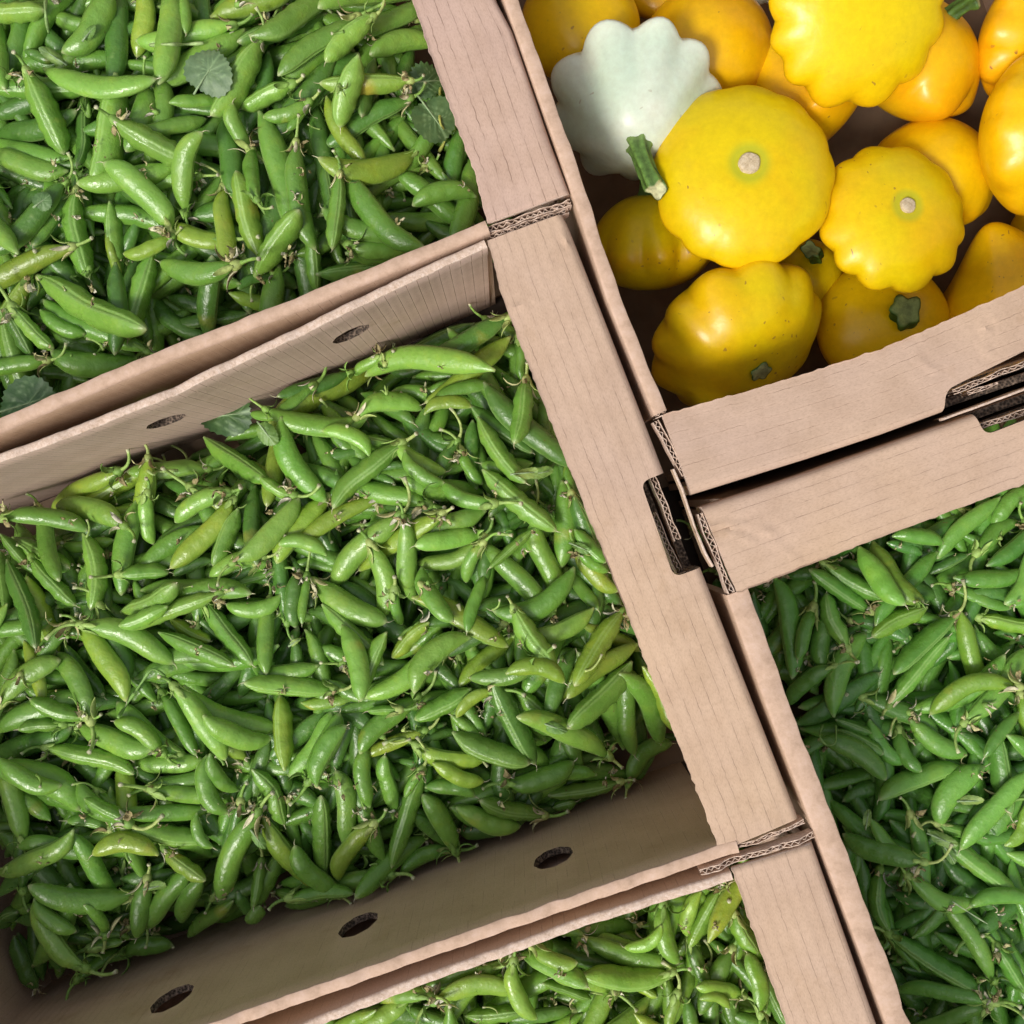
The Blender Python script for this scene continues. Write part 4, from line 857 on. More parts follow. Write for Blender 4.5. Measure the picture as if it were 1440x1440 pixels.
def inside(cr, x, y): return min(((np.array((x, y)) - q) @ n) for q, n in WALLS[cr])
def level(cr, x, y):
    """height the heap should have"""
    d = inside(cr, x, y)
    if cr == 'B': return -0.118 + 0.034 * (1 - math.exp(-max(0, d) / 0.035)) 
    if cr == 'A': return -0.112 + 0.026 * (1 - math.exp(-max(0, d) / 0.03))
    if cr == 'D': return -0.118 + 0.026 * (1 - math.exp(-max(0, d) / 0.035))
    return -0.108 + 0.022 * (1 - math.exp(-max(0, d) / 0.03))

def samples(p0, p1, sag2, a_, n=17):
    """sample points in the plane of a pod, relative across offsets"""
    t = np.linspace(0.03, .97, n); d = p1 - p0; L = np.linalg.norm(d); nn = np.array((d[1], -d[0])) / (L + 1e-9)
    c = p0[None] * (1 - t)[:, None] + p1[None] * t[:, None] + nn[None] * (sag2 * 4 * t * (1 - t))[:, None]
    return t, c, nn, (t - .5) * L
ACR = np.array([-.8, -.4, 0, .4, .8])
def drop(p0, p1, sag2, W_, T_, tol=0.0016, kmax=.45, frac=.93):
    t, c, nn, s = samples(p0, p1, sag2, W_); w_ = wprof(t)
    X = c[:, None, :] + nn[None, None, :] * (ACR[None, :, None] * (W_ / 2 * w_)[:, None, None])
    ix = np.clip(((X[..., 0] + GH) / GR).astype(int), 0, NG - 1); iy = np.clip(((X[..., 1] + GH) / GR).astype(int), 0, NG - 1)
    need = H[ix, iy] + (T_ / 2 * w_)[:, None] * np.sqrt(1 - ACR ** 2)[None] - tol
    need = need.reshape(-1); ss = np.repeat(s, len(ACR))
    best = None
    for k in np.linspace(-kmax, kmax, 15):
        z0 = np.quantile(need - k * ss, frac); sc = z0 + .0025 * abs(k)
        if best is None or sc < best[0]: best = (sc, z0, k)
    return best[1], best[2]
def stamp(p0, p1, sag2, W_, T_, z0, k):
    L = np.linalg.norm(p1 - p0); n = max(8, int(L / GR * 1.2)); t = np.linspace(0, 1, n)
    d = p1 - p0; nn = np.array((d[1], -d[0])) / (L + 1e-9)
    c = p0[None] * (1 - t)[:, None] + p1[None] * t[:, None] + nn[None] * (sag2 * 4 * t * (1 - t))[:, None]
    w_ = wprof(t); ac = np.linspace(-1, 1, max(5, int(W_ / GR * 1.6)))
    X = c[:, None, :] + nn[None, None, :] * (ac[None, :, None] * (W_ / 2 * w_)[:, None, None])
    z = z0 + k * (t - .5)[:, None] * L + (T_ / 2 * w_)[:, None] * np.sqrt(np.clip(1 - ac ** 2, 0, 1))[None]
    ix = np.clip(((X[..., 0] + GH) / GR).astype(int), 0, NG - 1).ravel(); iy = np.clip(((X[..., 1] + GH) / GR).astype(int), 0, NG - 1).ravel()
    np.maximum.at(H, (ix, iy), z.ravel())

# filler layers under the visible ones: random pods
big = Acc()          # everything past the 300 largest pods ends up here
fill = []
def filler():
    for cr in 'ABDE':
        ws = WALLS[cr]
        xs = [-.262, .262] 
        N = {'A': 800, 'B': 980, 'D': 860, 'E': 430}[cr]; cnt = 0; tries = 0
        while cnt < N and tries < 60000:
            tries += 1
            x, y = nr.uniform(-.35, .35), nr.uniform(-.35, .35)
            if inside(cr, x, y) < .007: continue
            f = cnt / N; off = -.046 + .034 * f      # lowest first
            an = nr.uniform(0, 2 * math.pi); L = nr.uniform(.042, .068); d = np.array((math.cos(an), math.sin(an))) * L / 2
            p = np.array((x, y)); 
            if inside(cr, *(p + d)) < .003 or inside(cr, *(p - d)) < .003: continue
            W_ = nr.uniform(.0095, .013); T_ = W_ * .8; sag = nr.uniform(-.008, .008); k = nr.uniform(-.22, .22)
            z = level(cr, x, y) + off + nr.uniform(-.004, .004)
            fill.append((p - d, p + d, sag, W_, T_, z, k, cr)); stamp(p - d, p + d, sag, W_, T_, z, k); cnt += 1
filler()

recs = []
for tok in PODS.split():
    a = tok.split(','); px0, py0, px1, py1, wpx, sag = map(float, a[:6]); code = a[6]
    recs.append(dict(px=(px0, py0, px1, py1), w=wpx, sag=sag, hue=code[0], view=code[1], lay=int(code[2]), cal=code.endswith('c')))
for i, r in enumerate(recs):
    mx, my = (r['px'][0] + r['px'][2]) / 2, (r['px'][1] + r['px'][3]) / 2
    r['cr'] = crate_of(mx, my); r['mid'] = (mx, my); r['i'] = i
    if r['cr'] == 'C': r['cr'] = 'D' if my > 600 else 'A'
    # the covered part of a half hidden pod: carry it on under its neighbours
    x0, y0, x1, y1 = r['px']; L = math.hypot(x1 - x0, y1 - y0); want = r['w'] * (4.3 + .5 * math.sin(i * 2.3))
    r['sag'] = max(-.17 * L, min(.17 * L, r['sag']))
    if r['lay'] <= 2 or (L < 2.6 * r['w'] and r['lay'] == 3):
        if L < want:
            e = (want - L); ux, uy = (x1 - x0) / L, (y1 - y0) / L; f0 = 0 if code.endswith('c') else .5
            r['px'] = (x0 - ux * e * f0, y0 - uy * e * f0, x1 + ux * e * (1 - f0), y1 + uy * e * (1 - f0))
    r['z'] = None; rs = np.random.RandomState(1000 + i); r['rs'] = rs
    r['roll'] = (math.pi / 2 + rs.uniform(-.55, .55)) if r['view'] == 's' else rs.uniform(-.45, .45)
H0 = H.copy()
def place(r, use):
    cr = r['cr']
    if use is None:
        zc = level(cr, *P(*r['mid'], -.09).xy) - .008 + .005 * (r['lay'] - 2); z0 = z1 = zc
    else: z0, z1 = use
    a, b = P(r['px'][0], r['px'][1], z0), P(r['px'][2], r['px'][3], z1)
    k = S * (D - (z0 + z1) / 2) / D
    p0, p1 = np.array(a.xy), np.array(b.xy); vis = min(r['w'], .31 * math.hypot(r['px'][2] - r['px'][0], r['px'][3] - r['px'][1])) * k * .95; sag = r['sag'] * k
    # keep clear of the boards
    for q, n in WALLS[cr]:
        for pp in (p0, p1):
            dd = (pp - q) @ n
            if dd < 0.003: pp += n * (0.003 - dd)
    T_ = vis * ((.62 + .24 * abs(math.sin(r['i'] * 1.7))) if r['view'] == 'f' else 1.05)
    return p0, p1, sag, vis, T_
for it in range(2):
    H[:] = H0
    for r in recs:
        g = place(r, r['z'])
        p0, p1, sag, vis, T_ = g
        z0, k = drop(p0, p1, sag, vis, T_, tol=.0055 if r['lay'] == 1 else (.0035 if r['lay'] == 2 else .0016), frac=.86 if r['lay'] <= 2 else .93)
        top = level(r['cr'], *((p0 + p1) / 2)) + .010
        if z0 > top: z0 = z0 * .35 + top * .65
        L = np.linalg.norm(p1 - p0); r['z'] = (z0 - k * L / 2, z0 + k * L / 2)
        stamp(p0, p1, sag, vis, T_, z0, k); r['g'] = (p0, p1, sag, vis, T_, z0, k)
zs = np.array([r['g'][5] for r in recs]); print("pod z", zs.min(), np.quantile(zs, [.1, .5, .9]), zs.max())

def col_of(r, rs):
    c = np.array(HUES[r['hue']]) * rs.uniform(.86, 1.14) * (1 + rs.uniform(-.05, .05, 3))
    if r['cr'] == 'D': c *= (.82, .98, .98)
    if r['cr'] == 'E': c *= (1.08, 1.0, .8)
    return np.clip(c, 0, 1)
def spec(r):
    p0, p1, sag, vis, T_, z0, k = r['g']; L = np.linalg.norm(p1 - p0); rs = r['rs']
    a = np.array((*p0, z0 - k * L / 2)); b = np.array((*p1, z0 + k * L / 2))
    d = p1 - p0; nn = np.array((d[1], -d[0], 0)) / (L + 1e-9); sgn = 1 if sag >= 0 else -1
    if abs(sag) < 1e-5: sgn = rs.choice([-1, 1])
    ro = r['roll']; up = np.array((0, 0, 1.0))
    if r['view'] == 'f':
        u = nn * sgn * math.cos(ro) + up * math.sin(ro); W_, T2 = vis, T_
    else:
        u = nn * math.cos(ro) - up * math.sin(ro); W_, T2 = T_ * 1.12, vis
    sv = nn * sag + (np.array((0, 0, -1.0)) * L * .035 if r['view'] == 's' else 0)
    return a, b, sv, W_, T2, u
def attach_frame(a, b, sv):
    t = (b - a) + sv * 4; t /= np.linalg.norm(t); y = np.cross((0, 0, 1.0), t); y /= np.linalg.norm(y) + 1e-9; z = np.cross(t, y)
    return t, y, z

# which ones are objects of their own: the 300 that show largest
def area(r):
    L = math.hypot(r['px'][2] - r['px'][0], r['px'][3] - r['px'][1]); mx, my = r['mid']
    off = 0.6 if (mx < 8 or mx > 1432 or my < 8 or my > 1432) else 1
    return L * r['w'] * (0.35 + 0.22 * r['lay']) * off
order = sorted(recs, key=area, reverse=True); solo = set(r['i'] for r in order[:300])

# ---- words that single a pod out
CRN = {'A': "top-left crate", 'B': "middle crate", 'D': "right crate", 'E': "bottom crate"}
def comp(dx, dy):
    a = math.degrees(math.atan2(-dy, dx)) % 360
    return ["right", "upper right", "top", "upper left", "left", "lower left", "bottom", "lower right"][int((a + 22.5) // 45) % 8]
BOX = {'A': (0, 0, 690, 590), 'B': (0, 430, 960, 1400), 'D': (1040, 680, 1440, 1440), 'E': (460, 1235, 1110, 1440)}
def where(r):
    mx, my = r['mid']; x0, y0, x1, y1 = BOX[r['cr']]; nx = max(1, round((x1 - x0) / 150)); ny = max(1, round((y1 - y0) / 150))
    cx = min(nx - 1, max(0, int((mx - x0) / (x1 - x0) * nx))); cy = min(ny - 1, max(0, int((my - y0) / (y1 - y0) * ny)))
    return cx, cy, nx, ny
ORD = ["first", "second", "third", "fourth", "fifth", "sixth", "seventh"]
def wh_text(r):
    cx, cy, nx, ny = where(r)
    colt = ["far left", "left", "centre left", "centre right", "right", "far right"]
    rowt = ["at top", "upper", "upper middle", "lower middle", "lower", "at foot"]
    return colt[0 if nx == 1 else round(cx / (nx - 1) * 5)], rowt[0 if ny == 1 else round(cy / (ny - 1) * 5)]
def base_label(r):
    L = math.hypot(r['px'][2] - r['px'][0], r['px'][3] - r['px'][1]); s = abs(r['sag']) / L
    hue = {'b': "bright", 'g': "green", 'd': "dark", 'y': "yellowish", 'o': "yellow-streaked"}[r['hue']]
    size = "long" if L > 115 else ("short" if L < 72 else "")
    shape = "curved" if s > .12 else ("bent" if s > .045 else "straight")
    face = "seam-up" if r['view'] == 's' else ""
    c, ro = wh_text(r)
    st = comp(r['px'][0] - r['px'][2], r['px'][1] - r['px'][3])
    return " ".join(f"{size} {hue} {shape} {face} pod, stem {st}, {CRN[r['cr']]}, {c}, {ro}".split()).replace(" ,", ",")
labels = {}
for r in order[:300]: labels.setdefault(base_label(r), []).append(r)
for lb, rr in labels.items():
    if len(rr) == 1: rr[0]['label'] = lb; continue
    dx = max(q['mid'][0] for q in rr) - min(q['mid'][0] for q in rr); dy = max(q['mid'][1] for q in rr) - min(q['mid'][1] for q in rr)
    key = (lambda q: q['mid'][0]) if dx >= dy else (lambda q: q['mid'][1])
    rr.sort(key=key); names = (["left-hand", "right-hand"] if dx >= dy else ["upper", "lower"])
    if len(rr) == 2: nm = names
    elif len(rr) == 3: nm = [names[0], "middle", names[1]]
    else: nm = [names[0] + "most"] + [ORD[i] for i in range(1, len(rr) - 1)] + [names[1] + "most"]
    for q, w_ in zip(rr, nm): q['label'] = w_ + " " + lb

GRP = "loose pea pods heaped in the cardboard crates"
for r in recs:
    a, b, sv, W_, T2, u = spec(r); rs = r['rs']; col = col_of(r, rs)
    ay = {'o': .95, 'y': .42}.get(r['hue'], (.5 if rs.rand() < .12 else 0))
    own = r['i'] in solo
    tx, ty, tz = attach_frame(a, b, sv)
    dop = rs.rand() < (.85 if r['cal'] else .12)
    ks = rs.randint(8); kc = rs.randint(8); kp = rs.randint(5); hp_ = rs.rand() < .45; sc = rs.uniform(1.0, 1.4); rot = rs.rand() * 6.28
    Mx = Matrix(((tx[0], ty[0], tz[0]), (tx[1], ty[1], tz[1]), (tx[2], ty[2], tz[2])))
    if own:
        ac = Acc(); V, F, C, A = pod_geo(a, b, sv, W_, T2, u, col, ay, rs, style=rs.rand() < .6)
        org = a.copy(); ac.add(V - org[None], F, C, A); me = ac.build("pea_pod", [M_pod])
        o = link("pea_pod", me, None, org); tag(o, r.get('label', base_label(r)), "pea pod", GRP)
        if dop:
            mw = Mx @ Matrix.Rotation(rot, 3, 'X'); 
            for nm, lst, kk, on in (("calyx", CALM, kc, True), ("stem", STMM, ks, True), ("dried_petal", PETM, kp, hp_)):
                if on:
                    m3 = mw if nm != "stem" else Mx
                    c = link(nm, lst[kk], o); c.matrix_local = (m3.to_4x4() @ Matrix.Scale(sc, 4))
    else:
        V, F, C, A = pod_geo(a, b, sv, W_, T2, u, col, ay, rs, style=rs.rand() < .5); big.add(V, F, C, A, 0)
        if dop:
            M3 = np.array(Mx)
            for lst, kk, on, mi in ((CAL, kc, True, 1), (STM, ks, True, 1), (PET, kp, hp_, 2)):
                if on:
                    g_ = lst[kk]; Vg = np.concatenate(g_.V) * sc; big.add(Vg @ M3.T + a[None], g_.F, np.concatenate(g_.C), None, mi)
for (p0, p1, sag, W_, T_, z, k, cr) in fill:
    L = np.linalg.norm(p1 - p0); rs = nr
    a = np.array((*p0, z - k * L / 2)); b = np.array((*p1, z + k * L / 2)); d = p1 - p0; nn = np.array((d[1], -d[0], 0)) / L
    r = dict(hue='dgg'[nr.randint(3)], cr=cr); ro = nr.uniform(0, 3.1)
    u = nn * math.cos(ro) + np.array((0, 0, 1.0)) * math.sin(ro)
    V, F, C, A = pod_geo(a, b, nn * sag, W_, T_, u, col_of(r, nr), 0, nr, lo=True); big.add(V, F, C, A, 0)
    if nr.rand() < .3:
        tx, ty, tz = attach_frame(a, b, nn * sag); M3 = np.array((tx, ty, tz)).T
        for lst, mi in ((CAL, 1), (STM, 1), (PET, 2)):
            g_ = lst[nr.randint(len(lst))]; big.add(np.concatenate(g_.V) @ M3.T + a[None], g_.F, np.concatenate(g_.C), None, mi)
me = big.build("pea_pods", [M_pod, M_calyx, M_dry]); tag(link("pea_pods", me), "smaller and half buried pea pods filling the crates between and under the large ones", "pea pods", None, "stuff")

def Hat(x, y, r=0.004):
    ix = int((x + GH) / GR); iy = int((y + GH) / GR); k = max(1, int(r / GR))
    return H[max(0, ix - k):ix + k + 1, max(0, iy - k):iy + k + 1].max()
def onpile(px, py, r=0.004):
    z = -.09
    for _ in range(4): q = P(px, py, z); z = Hat(q.x, q.y, r)
    return P(px, py, z)

# ---- dried flowers and broken bits among the pods
deb = Acc(); rs = np.random.RandomState(5)
for k in range(260):
    px, py = rs.uniform(0, 1440), rs.uniform(0, 1440); cr = crate_of(px, py)
    if cr == 'C': continue
    q = P(px, py, -.09)
    if inside(cr, q.x, q.y) < .006: continue
    q = onpile(px, py, .0012)
    an = rs.rand() * 6.28; tilt = rs.uniform(-.5, .5); tx = np.array((math.cos(an) * math.cos(tilt), math.sin(an) * math.cos(tilt), math.sin(tilt))); ty = np.cross((0, 0, 1.0), tx); ty /= np.linalg.norm(ty); tz = np.cross(tx, ty); M3 = np.array((tx, ty, tz)).T
    ty_ = rs.rand(); lst, mi = (PET, 1) if ty_ < .55 else ((CAL, 0) if ty_ < .75 else (STM, 0))
    g_ = lst[rs.randint(len(lst))]; deb.add(np.concatenate(g_.V) * rs.uniform(.5, .95) @ M3.T + np.array((q.x, q.y, q.z + .0004))[None], g_.F, np.concatenate(g_.C), None, mi)
tag(link("dried_flower_bits", deb.build("dried_flower_bits", [M_calyx, M_dry])), "withered petals and broken stalk bits scattered over the pods", "plant debris", None, "stuff")

# ---- leaves
def leaf(px, py, rpx, rot, col, label, tilt=(0, 0), ser=.04, lobes=1.0, dz=.0035, seed=0, asp=.8, notch=.0):
    q = onpile(px, py, rpx * S * .6); Rl = rpx * S * 1.2; ac = Acc(); nth, nrad = 48, 9; V = []; A = []; F = []
    for i in range(nrad + 1):
        f = i / nrad
        for j in range(nth):
            th = 2 * math.pi * j / nth
            rr = (1 - .12 * math.cos(2 * th) + ser * (1 if j % 2 else -1) * (f > .95) + .05 * math.sin(3 * th + seed)) * f
            if notch: rr *= 1 - notch * math.exp(-((th - math.pi) / .35) ** 2)
            x, y = rr * math.cos(th), rr * math.sin(th) * asp
            z = .10 * math.sin(3 * x + seed) * f + .14 * (f ** 2) * math.cos(2 * th + seed) - .08 * f * f + .02 * math.sin(9 * th) * f
            V.append((x * Rl, y * Rl, z * Rl))
            vein = max(math.exp(-(y / .03) ** 2), max(.8 * math.exp(-((abs(y) - .75 * (x - c)) / .022) ** 2) if x > c and f < .95 else 0 for c in (-.7, -.35, 0, .35)))
            A.append((vein, 0, 0, 1))
    for i in range(nrad):
        for j in range(nth):
            k = (j + 1) % nth; F.append((i * nth + j, (i + 1) * nth + j, (i + 1) * nth + k, i * nth + k))
    V = np.array(V); m3 = np.array(Matrix.Rotation(rot, 3, 'Z') @ Matrix.Rotation(tilt[0], 3, 'X') @ Matrix.Rotation(tilt[1], 3, 'Y'))
    V = V @ m3.T; A = np.array(A)
    nV = len(V); V2 = V - np.array((0, 0, .0003)); ac.add(V, F, np.tile((*col, 1), (nV, 1)), A); ac.add(V2, [f[::-1] for f in F], np.tile((*[c * 1.3 for c in col], 1), (nV, 1)), A)
    o = link("pea_leaf", ac.build("pea_leaf", [M_leaf]), None, (q.x, q.y, q.z + dz)); tag(o, label, "leaf", "pea leaves lying on the pods")
    # midrib
    V, F, C = tube_geo([m3 @ np.array((x * Rl, 0, z * Rl - .0002)) for x, z in ((-1.15, .0), (-.6, .02), (0, .02), (.6, 0))], [.0006, .0005, .0004, .0002], 5, (.30, .42, .22)); a2 = Acc(); a2.add(V, F, C)
    link("midrib", a2.build("midrib", [M_calyx]), o)
leaf(296, 104, 33, 1.0, (.13, .21, .11), "round grey green leaf lying over a fat pod near the top", seed=1, asp=.95)
leaf(600, 118, 28, .1, (.05, .12, .03), "dark serrated leaf tucked beside the topmost wide flange", (.2, .1), ser=.10, seed=2)
leaf(612, 170, 34, -.9, (.07, .14, .05), "large folded dark leaf above the long yellowish curved pod", (-.2, .1), seed=3, asp=.9)
leaf(44, 568, 46, .3, (.045, .12, .035), "big dark leaf in the corner under the lower pods, left edge", (.1, 0), seed=4, asp=.7)
leaf(326, 586, 42, .15, (.045, .11, .03), "dark green leaf poking from under the pierced upper inner wall", (-.2, 0), seed=5, asp=.62, dz=.010)
leaf(378, 612, 20, -1.0, (.13, .25, .05), "small yellow green leaf below the vent hole wall", (.1, .3), seed=6, asp=.6)
leaf(64, 285, 14, .7, (.10, .20, .07), "little leaf fragment between two pods at the left", (.2, .2), seed=7)
for k, (px, py, r_, ro) in enumerate([(75, 80, 20, 2.6), (128, 48, 14, .9), (416, 902, 10, .6), (760, 665, 22, .1), (816, 770, 16, -.5), (1365, 1125, 18, .1), (1325, 1180, 22, -.4), (780, 1022, 20, -.4), (790, 585, 14, -1.2), (1218, 1150, 14, 1.4), (1333, 1200, 16, -1.1), (740, 665, 20, .2), (222, 1245, 18, .3), (365, 1180, 18, -1.0)]):
    leaf(px, py, r_, ro, [(.20, .34, .08), (.14, .28, .06), (.26, .38, .10)][k % 3],
         ["pale folded leaflet by the dry thread tangle, upper left", "small leaflet beside the leftmost tall pod at the top", "tiny two-lobed leaflet standing on a dark pod, middle crate", "yellow green leaflet beside the flange, above the seam-up long pod",
          "pointed leaflet over the pod close to the flange's inner edge", "pale narrow leaflet in the right crate, by the round fat pod", "narrow leaflet above the long straight pod, right crate", "yellow leaflet over the curved pods, lower right of the middle crate",
          "upright leaflet touching the flange just right of the big pods", "thin upright leaflet in the right crate near the wall", "green leaflet crossing the double pod, right crate", "pale leaflet pair member at the flange side, middle crate",
          "crumpled leaflet near the left edge of the middle crate's lower part", "ragged leaflet between crossing pods low in the middle crate"][k], (rs.uniform(-.5, .5), rs.uniform(-.4, .4)), seed=k, asp=.36, dz=.002)
# ---- loose stalks
def stalk(pxs, lift, label, col=(.30, .44, .12), r=.0008):
    pts = []
    for (px, py), l in zip(pxs, lift):
        q = onpile(px, py, .002); pts.append(Vector((q.x, q.y, q.z + .001 + l)))
    o0 = pts[0].copy(); dense = []
    for i in range(len(pts) - 1):
        a0 = pts[max(0, i - 1)]; a, b = pts[i], pts[i + 1]; b1 = pts[min(len(pts) - 1, i + 2)]
        for j in range(6):
            t = j / 6; dense.append(.5 * ((2 * a) + (b - a0) * t + (2 * a0 - 5 * a + 4 * b - b1) * t * t + (3 * a - a0 - 3 * b + b1) * t ** 3))
    dense.append(pts[-1]); V, F, C = tube_geo([np.array(p - o0) for p in dense], [r * (1 + .3 * math.sin(i * .9)) for i in range(len(dense))], 7, col); ac = Acc(); ac.add(V, F, C)
    tag(link("loose_stalk", ac.build("loose_stalk", [M_calyx]), None, o0), label, "stalk", "loose pea stalks on the pods")
stalk([(213, 66), (240, 66), (262, 66), (288, 63)], [.001, .002, .002, .001], "pale horizontal stalk lying across pods near the top edge", (.40, .55, .22))
stalk([(168, 1008), (185, 985), (205, 958), (222, 938), (236, 950)], [.001, .004, .006, .007, .003], "green arching stalk over the fat bright pod at left", (.22, .40, .10))
stalk([(620, 112), (619, 150), (620, 178), (628, 196), (618, 215)], [.002, .004, .005, .004, .001], "yellow green stalk hanging beside the topmost wide flange", (.42, .45, .10))
stalk([(68, 2), (70, 25), (72, 50)], [.002, .004, .002], "upright pale stalk between pods in the top left corner", (.30, .45, .16))
stalk([(212, 662), (222, 668), (228, 664), (255, 662)], [.004, .006, .006, .004], "forked bright stalk end by the small round calyx", (.36, .50, .16))
stalk([(1153, 1017), (1148, 1032), (1158, 1044), (1170, 1040), (1172, 1018)], [.004, .005, .005, .005, .003], "curling tendril loop near the right crate's thin wall", (.22, .38, .10), .0005)
stalk([(1335, 1264), (1360, 1280), (1385, 1296)], [.003, .004, .002], "hair-thin pale tendril in the right crate", (.4, .5, .3), .00035)
# ------------------------------------------------------------------ pattypan squash
def squash(px, py, rpx, z, axis, m_, label, n=10, amp=.04, up=.5, dn=.42, scar=0, stem=None, cone=0, spin=0, stemdir=None, seed=0, ripple=.01, name="pattypan_squash", asym=0.0):
    k = S * (D - z) / D; Rr = rpx * k; c = P(px, py, z)
    ax = Vector(axis).normalized(); q = ax.to_track_quat('Z', 'Y').to_matrix()
    nth, nph = 44, 96; V = []; A = []
    for i in range(nth + 1):
        th = math.pi * i / nth
        for j in range(nph):
            ph = 2 * math.pi * j / nph + spin
            s, co = math.sin(th), math.cos(th)
            rad = s ** .88 if s > 0 else 0
            zz = (up if co > 0 else dn) * (abs(co) ** (1.15 if co > 0 else 1.0)) * (1 if co > 0 else -1)
            if cone and co > 0:
                rad = rad * (1 - cone * co ** 1.0); zz = zz * (1 + cone * .8 * co)
            rim = math.exp(-((th - 1.72) / .42) ** 2)
            pw = n * ph + .9 * math.sin(ph * 2 + seed) + .5 * math.sin(ph * 3 + seed * 3); lob = math.cos(pw)
            la = .8 + .3 * math.sin(ph * 2.0 + seed * 2) * math.sin(ph + seed)
            lobs = (abs(math.cos(pw / 2)) ** .6 * 2 - 1.3)
            rad *= 1 + amp * (.25 * lob + .75 * lobs) * rim * la * 1.25 + .04 * rim * (amp > .015) + ripple * math.sin(2 * ph + seed) + asym * math.cos(ph - spin + seed)
            # shallow flutes running up to the stem
            rad *= 1 + amp * .18 * lob * math.exp(-((th - .95) / .5) ** 2)
            if stem or scar: zz -= .035 * math.exp(-(th / .16) ** 2)
            V.append((rad * Rr * math.cos(ph), rad * Rr * math.sin(ph), zz * Rr))
            d = th * .8; halo = math.exp(-((d * Rr - scar * k) / (.05 * Rr)) ** 2) * .7 if (scar or stem) and d * Rr > scar * k else (0.6 if scar else (0.9 if stem and d < .12 else 0))
            A.append((halo * (.75 if scar else .6), 0, rim * rim, 1))
    F = []
    for i in range(nth):
        for j in range(nph):
            kq = (j + 1) % nph; F.append((i * nph + j, i * nph + kq, (i + 1) * nph + kq, (i + 1) * nph + j))
    V = np.array(V) @ np.array(q).T; ac = Acc(); ac.add(V, F, None, np.array(A)); me = ac.build(name, [m_])
    bm = bmesh.new(); bm.from_mesh(me); bmesh.ops.remove_doubles(bm, verts=bm.verts, dist=1e-6); bmesh.ops.recalc_face_normals(bm, faces=bm.faces); bm.to_mesh(me); bm.free()
    o = link(name, me, None, c); tag(o, label, "pattypan squash", "pattypan squash in the upper right crate")
    top = up * (1 + cone * .8) * Rr - .03 * Rr
    Q = q.to_4x4()
    if scar:
        r = scar * k; bm = bmesh.new(); rings = []
        for (f, h) in ((1.12, -.0010), (1.06, .0002), (.96, .0012), (.85, .0014), (.5, .0012), (.2, .0015)):
            rings.append([bm.verts.new((r * f * math.cos(2 * math.pi * j / 28) * (1 + .05 * math.sin(j)), r * f * math.sin(2 * math.pi * j / 28), h + .00015 * math.sin(j * 5 + f * 9))) for j in range(28)])
        for a_, b_ in zip(rings[:-1], rings[1:]):
            for j in range(28): bm.faces.new((a_[j], a_[(j + 1) % 28], b_[(j + 1) % 28], b_[j]))
        bm.faces.new(rings[-1]); bmesh.ops.recalc_face_normals(bm, faces=bm.faces)
        me = bpy.data.meshes.new("stem_scar"); bm.to_mesh(me); bm.free(); me.materials.append(M_scar); me.polygons.foreach_set("use_smooth", [True] * len(me.polygons))
        s_ = link("stem_scar", me, o); s_.matrix_local = Q @ Matrix.Translation((0, 0, top + .0004))
    if stem:
        L, r = stem[0] * k, stem[1] * k; bend = stem[2] if len(stem) > 2 else (0, 0); rings = 12; kk = 30; V = []; C = []; F = []
        for i in range(rings + 1):
            f = i / rings; rr = r * (1.55 + .9 * math.exp(-(f / .07) ** 2) - 1.0 * min(1, f * 3.2) * .55 + (.12 if f > .9 else 0)); cx, cy = bend[0] * L * f * f, bend[1] * L * f * f
            for j in range(kk):
                an = 2 * math.pi * j / kk; ri = rr * (1 + .15 * math.cos(5 * an + .3 * math.sin(seed + an)) * (1.0 if f > .1 else 1.5) + .07 * math.sin(3 * an + seed * 2 + f * 2) + .04 * math.sin(8 * an + seed + 5 * f))
                V.append((cx + ri * math.cos(an), cy + ri * math.sin(an), -.004 + L * f * (1 + (.10 * math.sin(an * 2 + seed) if f > .8 else 0)))); g = .75 + .25 * math.cos(5 * an)
                C.append((.09 * g, .19 * g, .03 * g, 1))
        for i in range(rings):
            for j in range(kk):
                q2 = (j + 1) % kk; F.append((i * kk + j, i * kk + q2, (i + 1) * kk + q2, (i + 1) * kk + j))
        base = len(V)
        for j in range(kk):
            x, y, z_ = V[rings * kk + j]; cx, cy = bend[0] * L, bend[1] * L; V.append((cx + (x - cx) * .8, cy + (y - cy) * .8, z_ + .0004)); C.append((.36, .40, .18, 1))
        for j in range(kk): F.append((rings * kk + j, rings * kk + (j + 1) % kk, base + (j + 1) % kk, base + j))
        V.append((bend[0] * L, bend[1] * L, -.004 + L - .0006)); C.append((.30, .33, .15, 1))
        for j in range(kk): F.append((base + j, base + (j + 1) % kk, base + kk))
        ac = Acc(); C = np.array(C)
        if len(stem) > 3: C[:, :3] *= np.array(stem[3])
        if L > .012:
            fl = np.exp(-(np.clip(np.array(V)[:, 2] + .004, 0, 1) / (.16 * L)) ** 2)[:, None]; C[:, :3] = C[:, :3] * (1 - fl) + np.array((.34, .46, .16)) * fl
        ac.add(np.array(V), F, C); s_ = link("stem", ac.build("stem", [M_sstem]), o); s_.matrix_local = Q @ Matrix.Translation((0, 0, top))
    return o
m, n_, l_, b_ = mat("cut_stem_scar"); g_ = n_.new("ShaderNodeTexCoord").outputs["Object"]
r_ = ramp(n_, [(0.3, (.36, .25, .14)), (0.5, (.56, .44, .28)), (0.7, (.70, .58, .42))]); l_.new(noise(n_, l_, g_, 500, 4, .8), r_.inputs[0]); l_.new(r_.outputs[0], b_.inputs["Base Color"]); b_.inputs["Roughness"].default_value = .8
l_.new(bump(n_, l_, noise(n_, l_, g_, 900, 3), .8, .0005), b_.inputs["Normal"]); M_scar = m

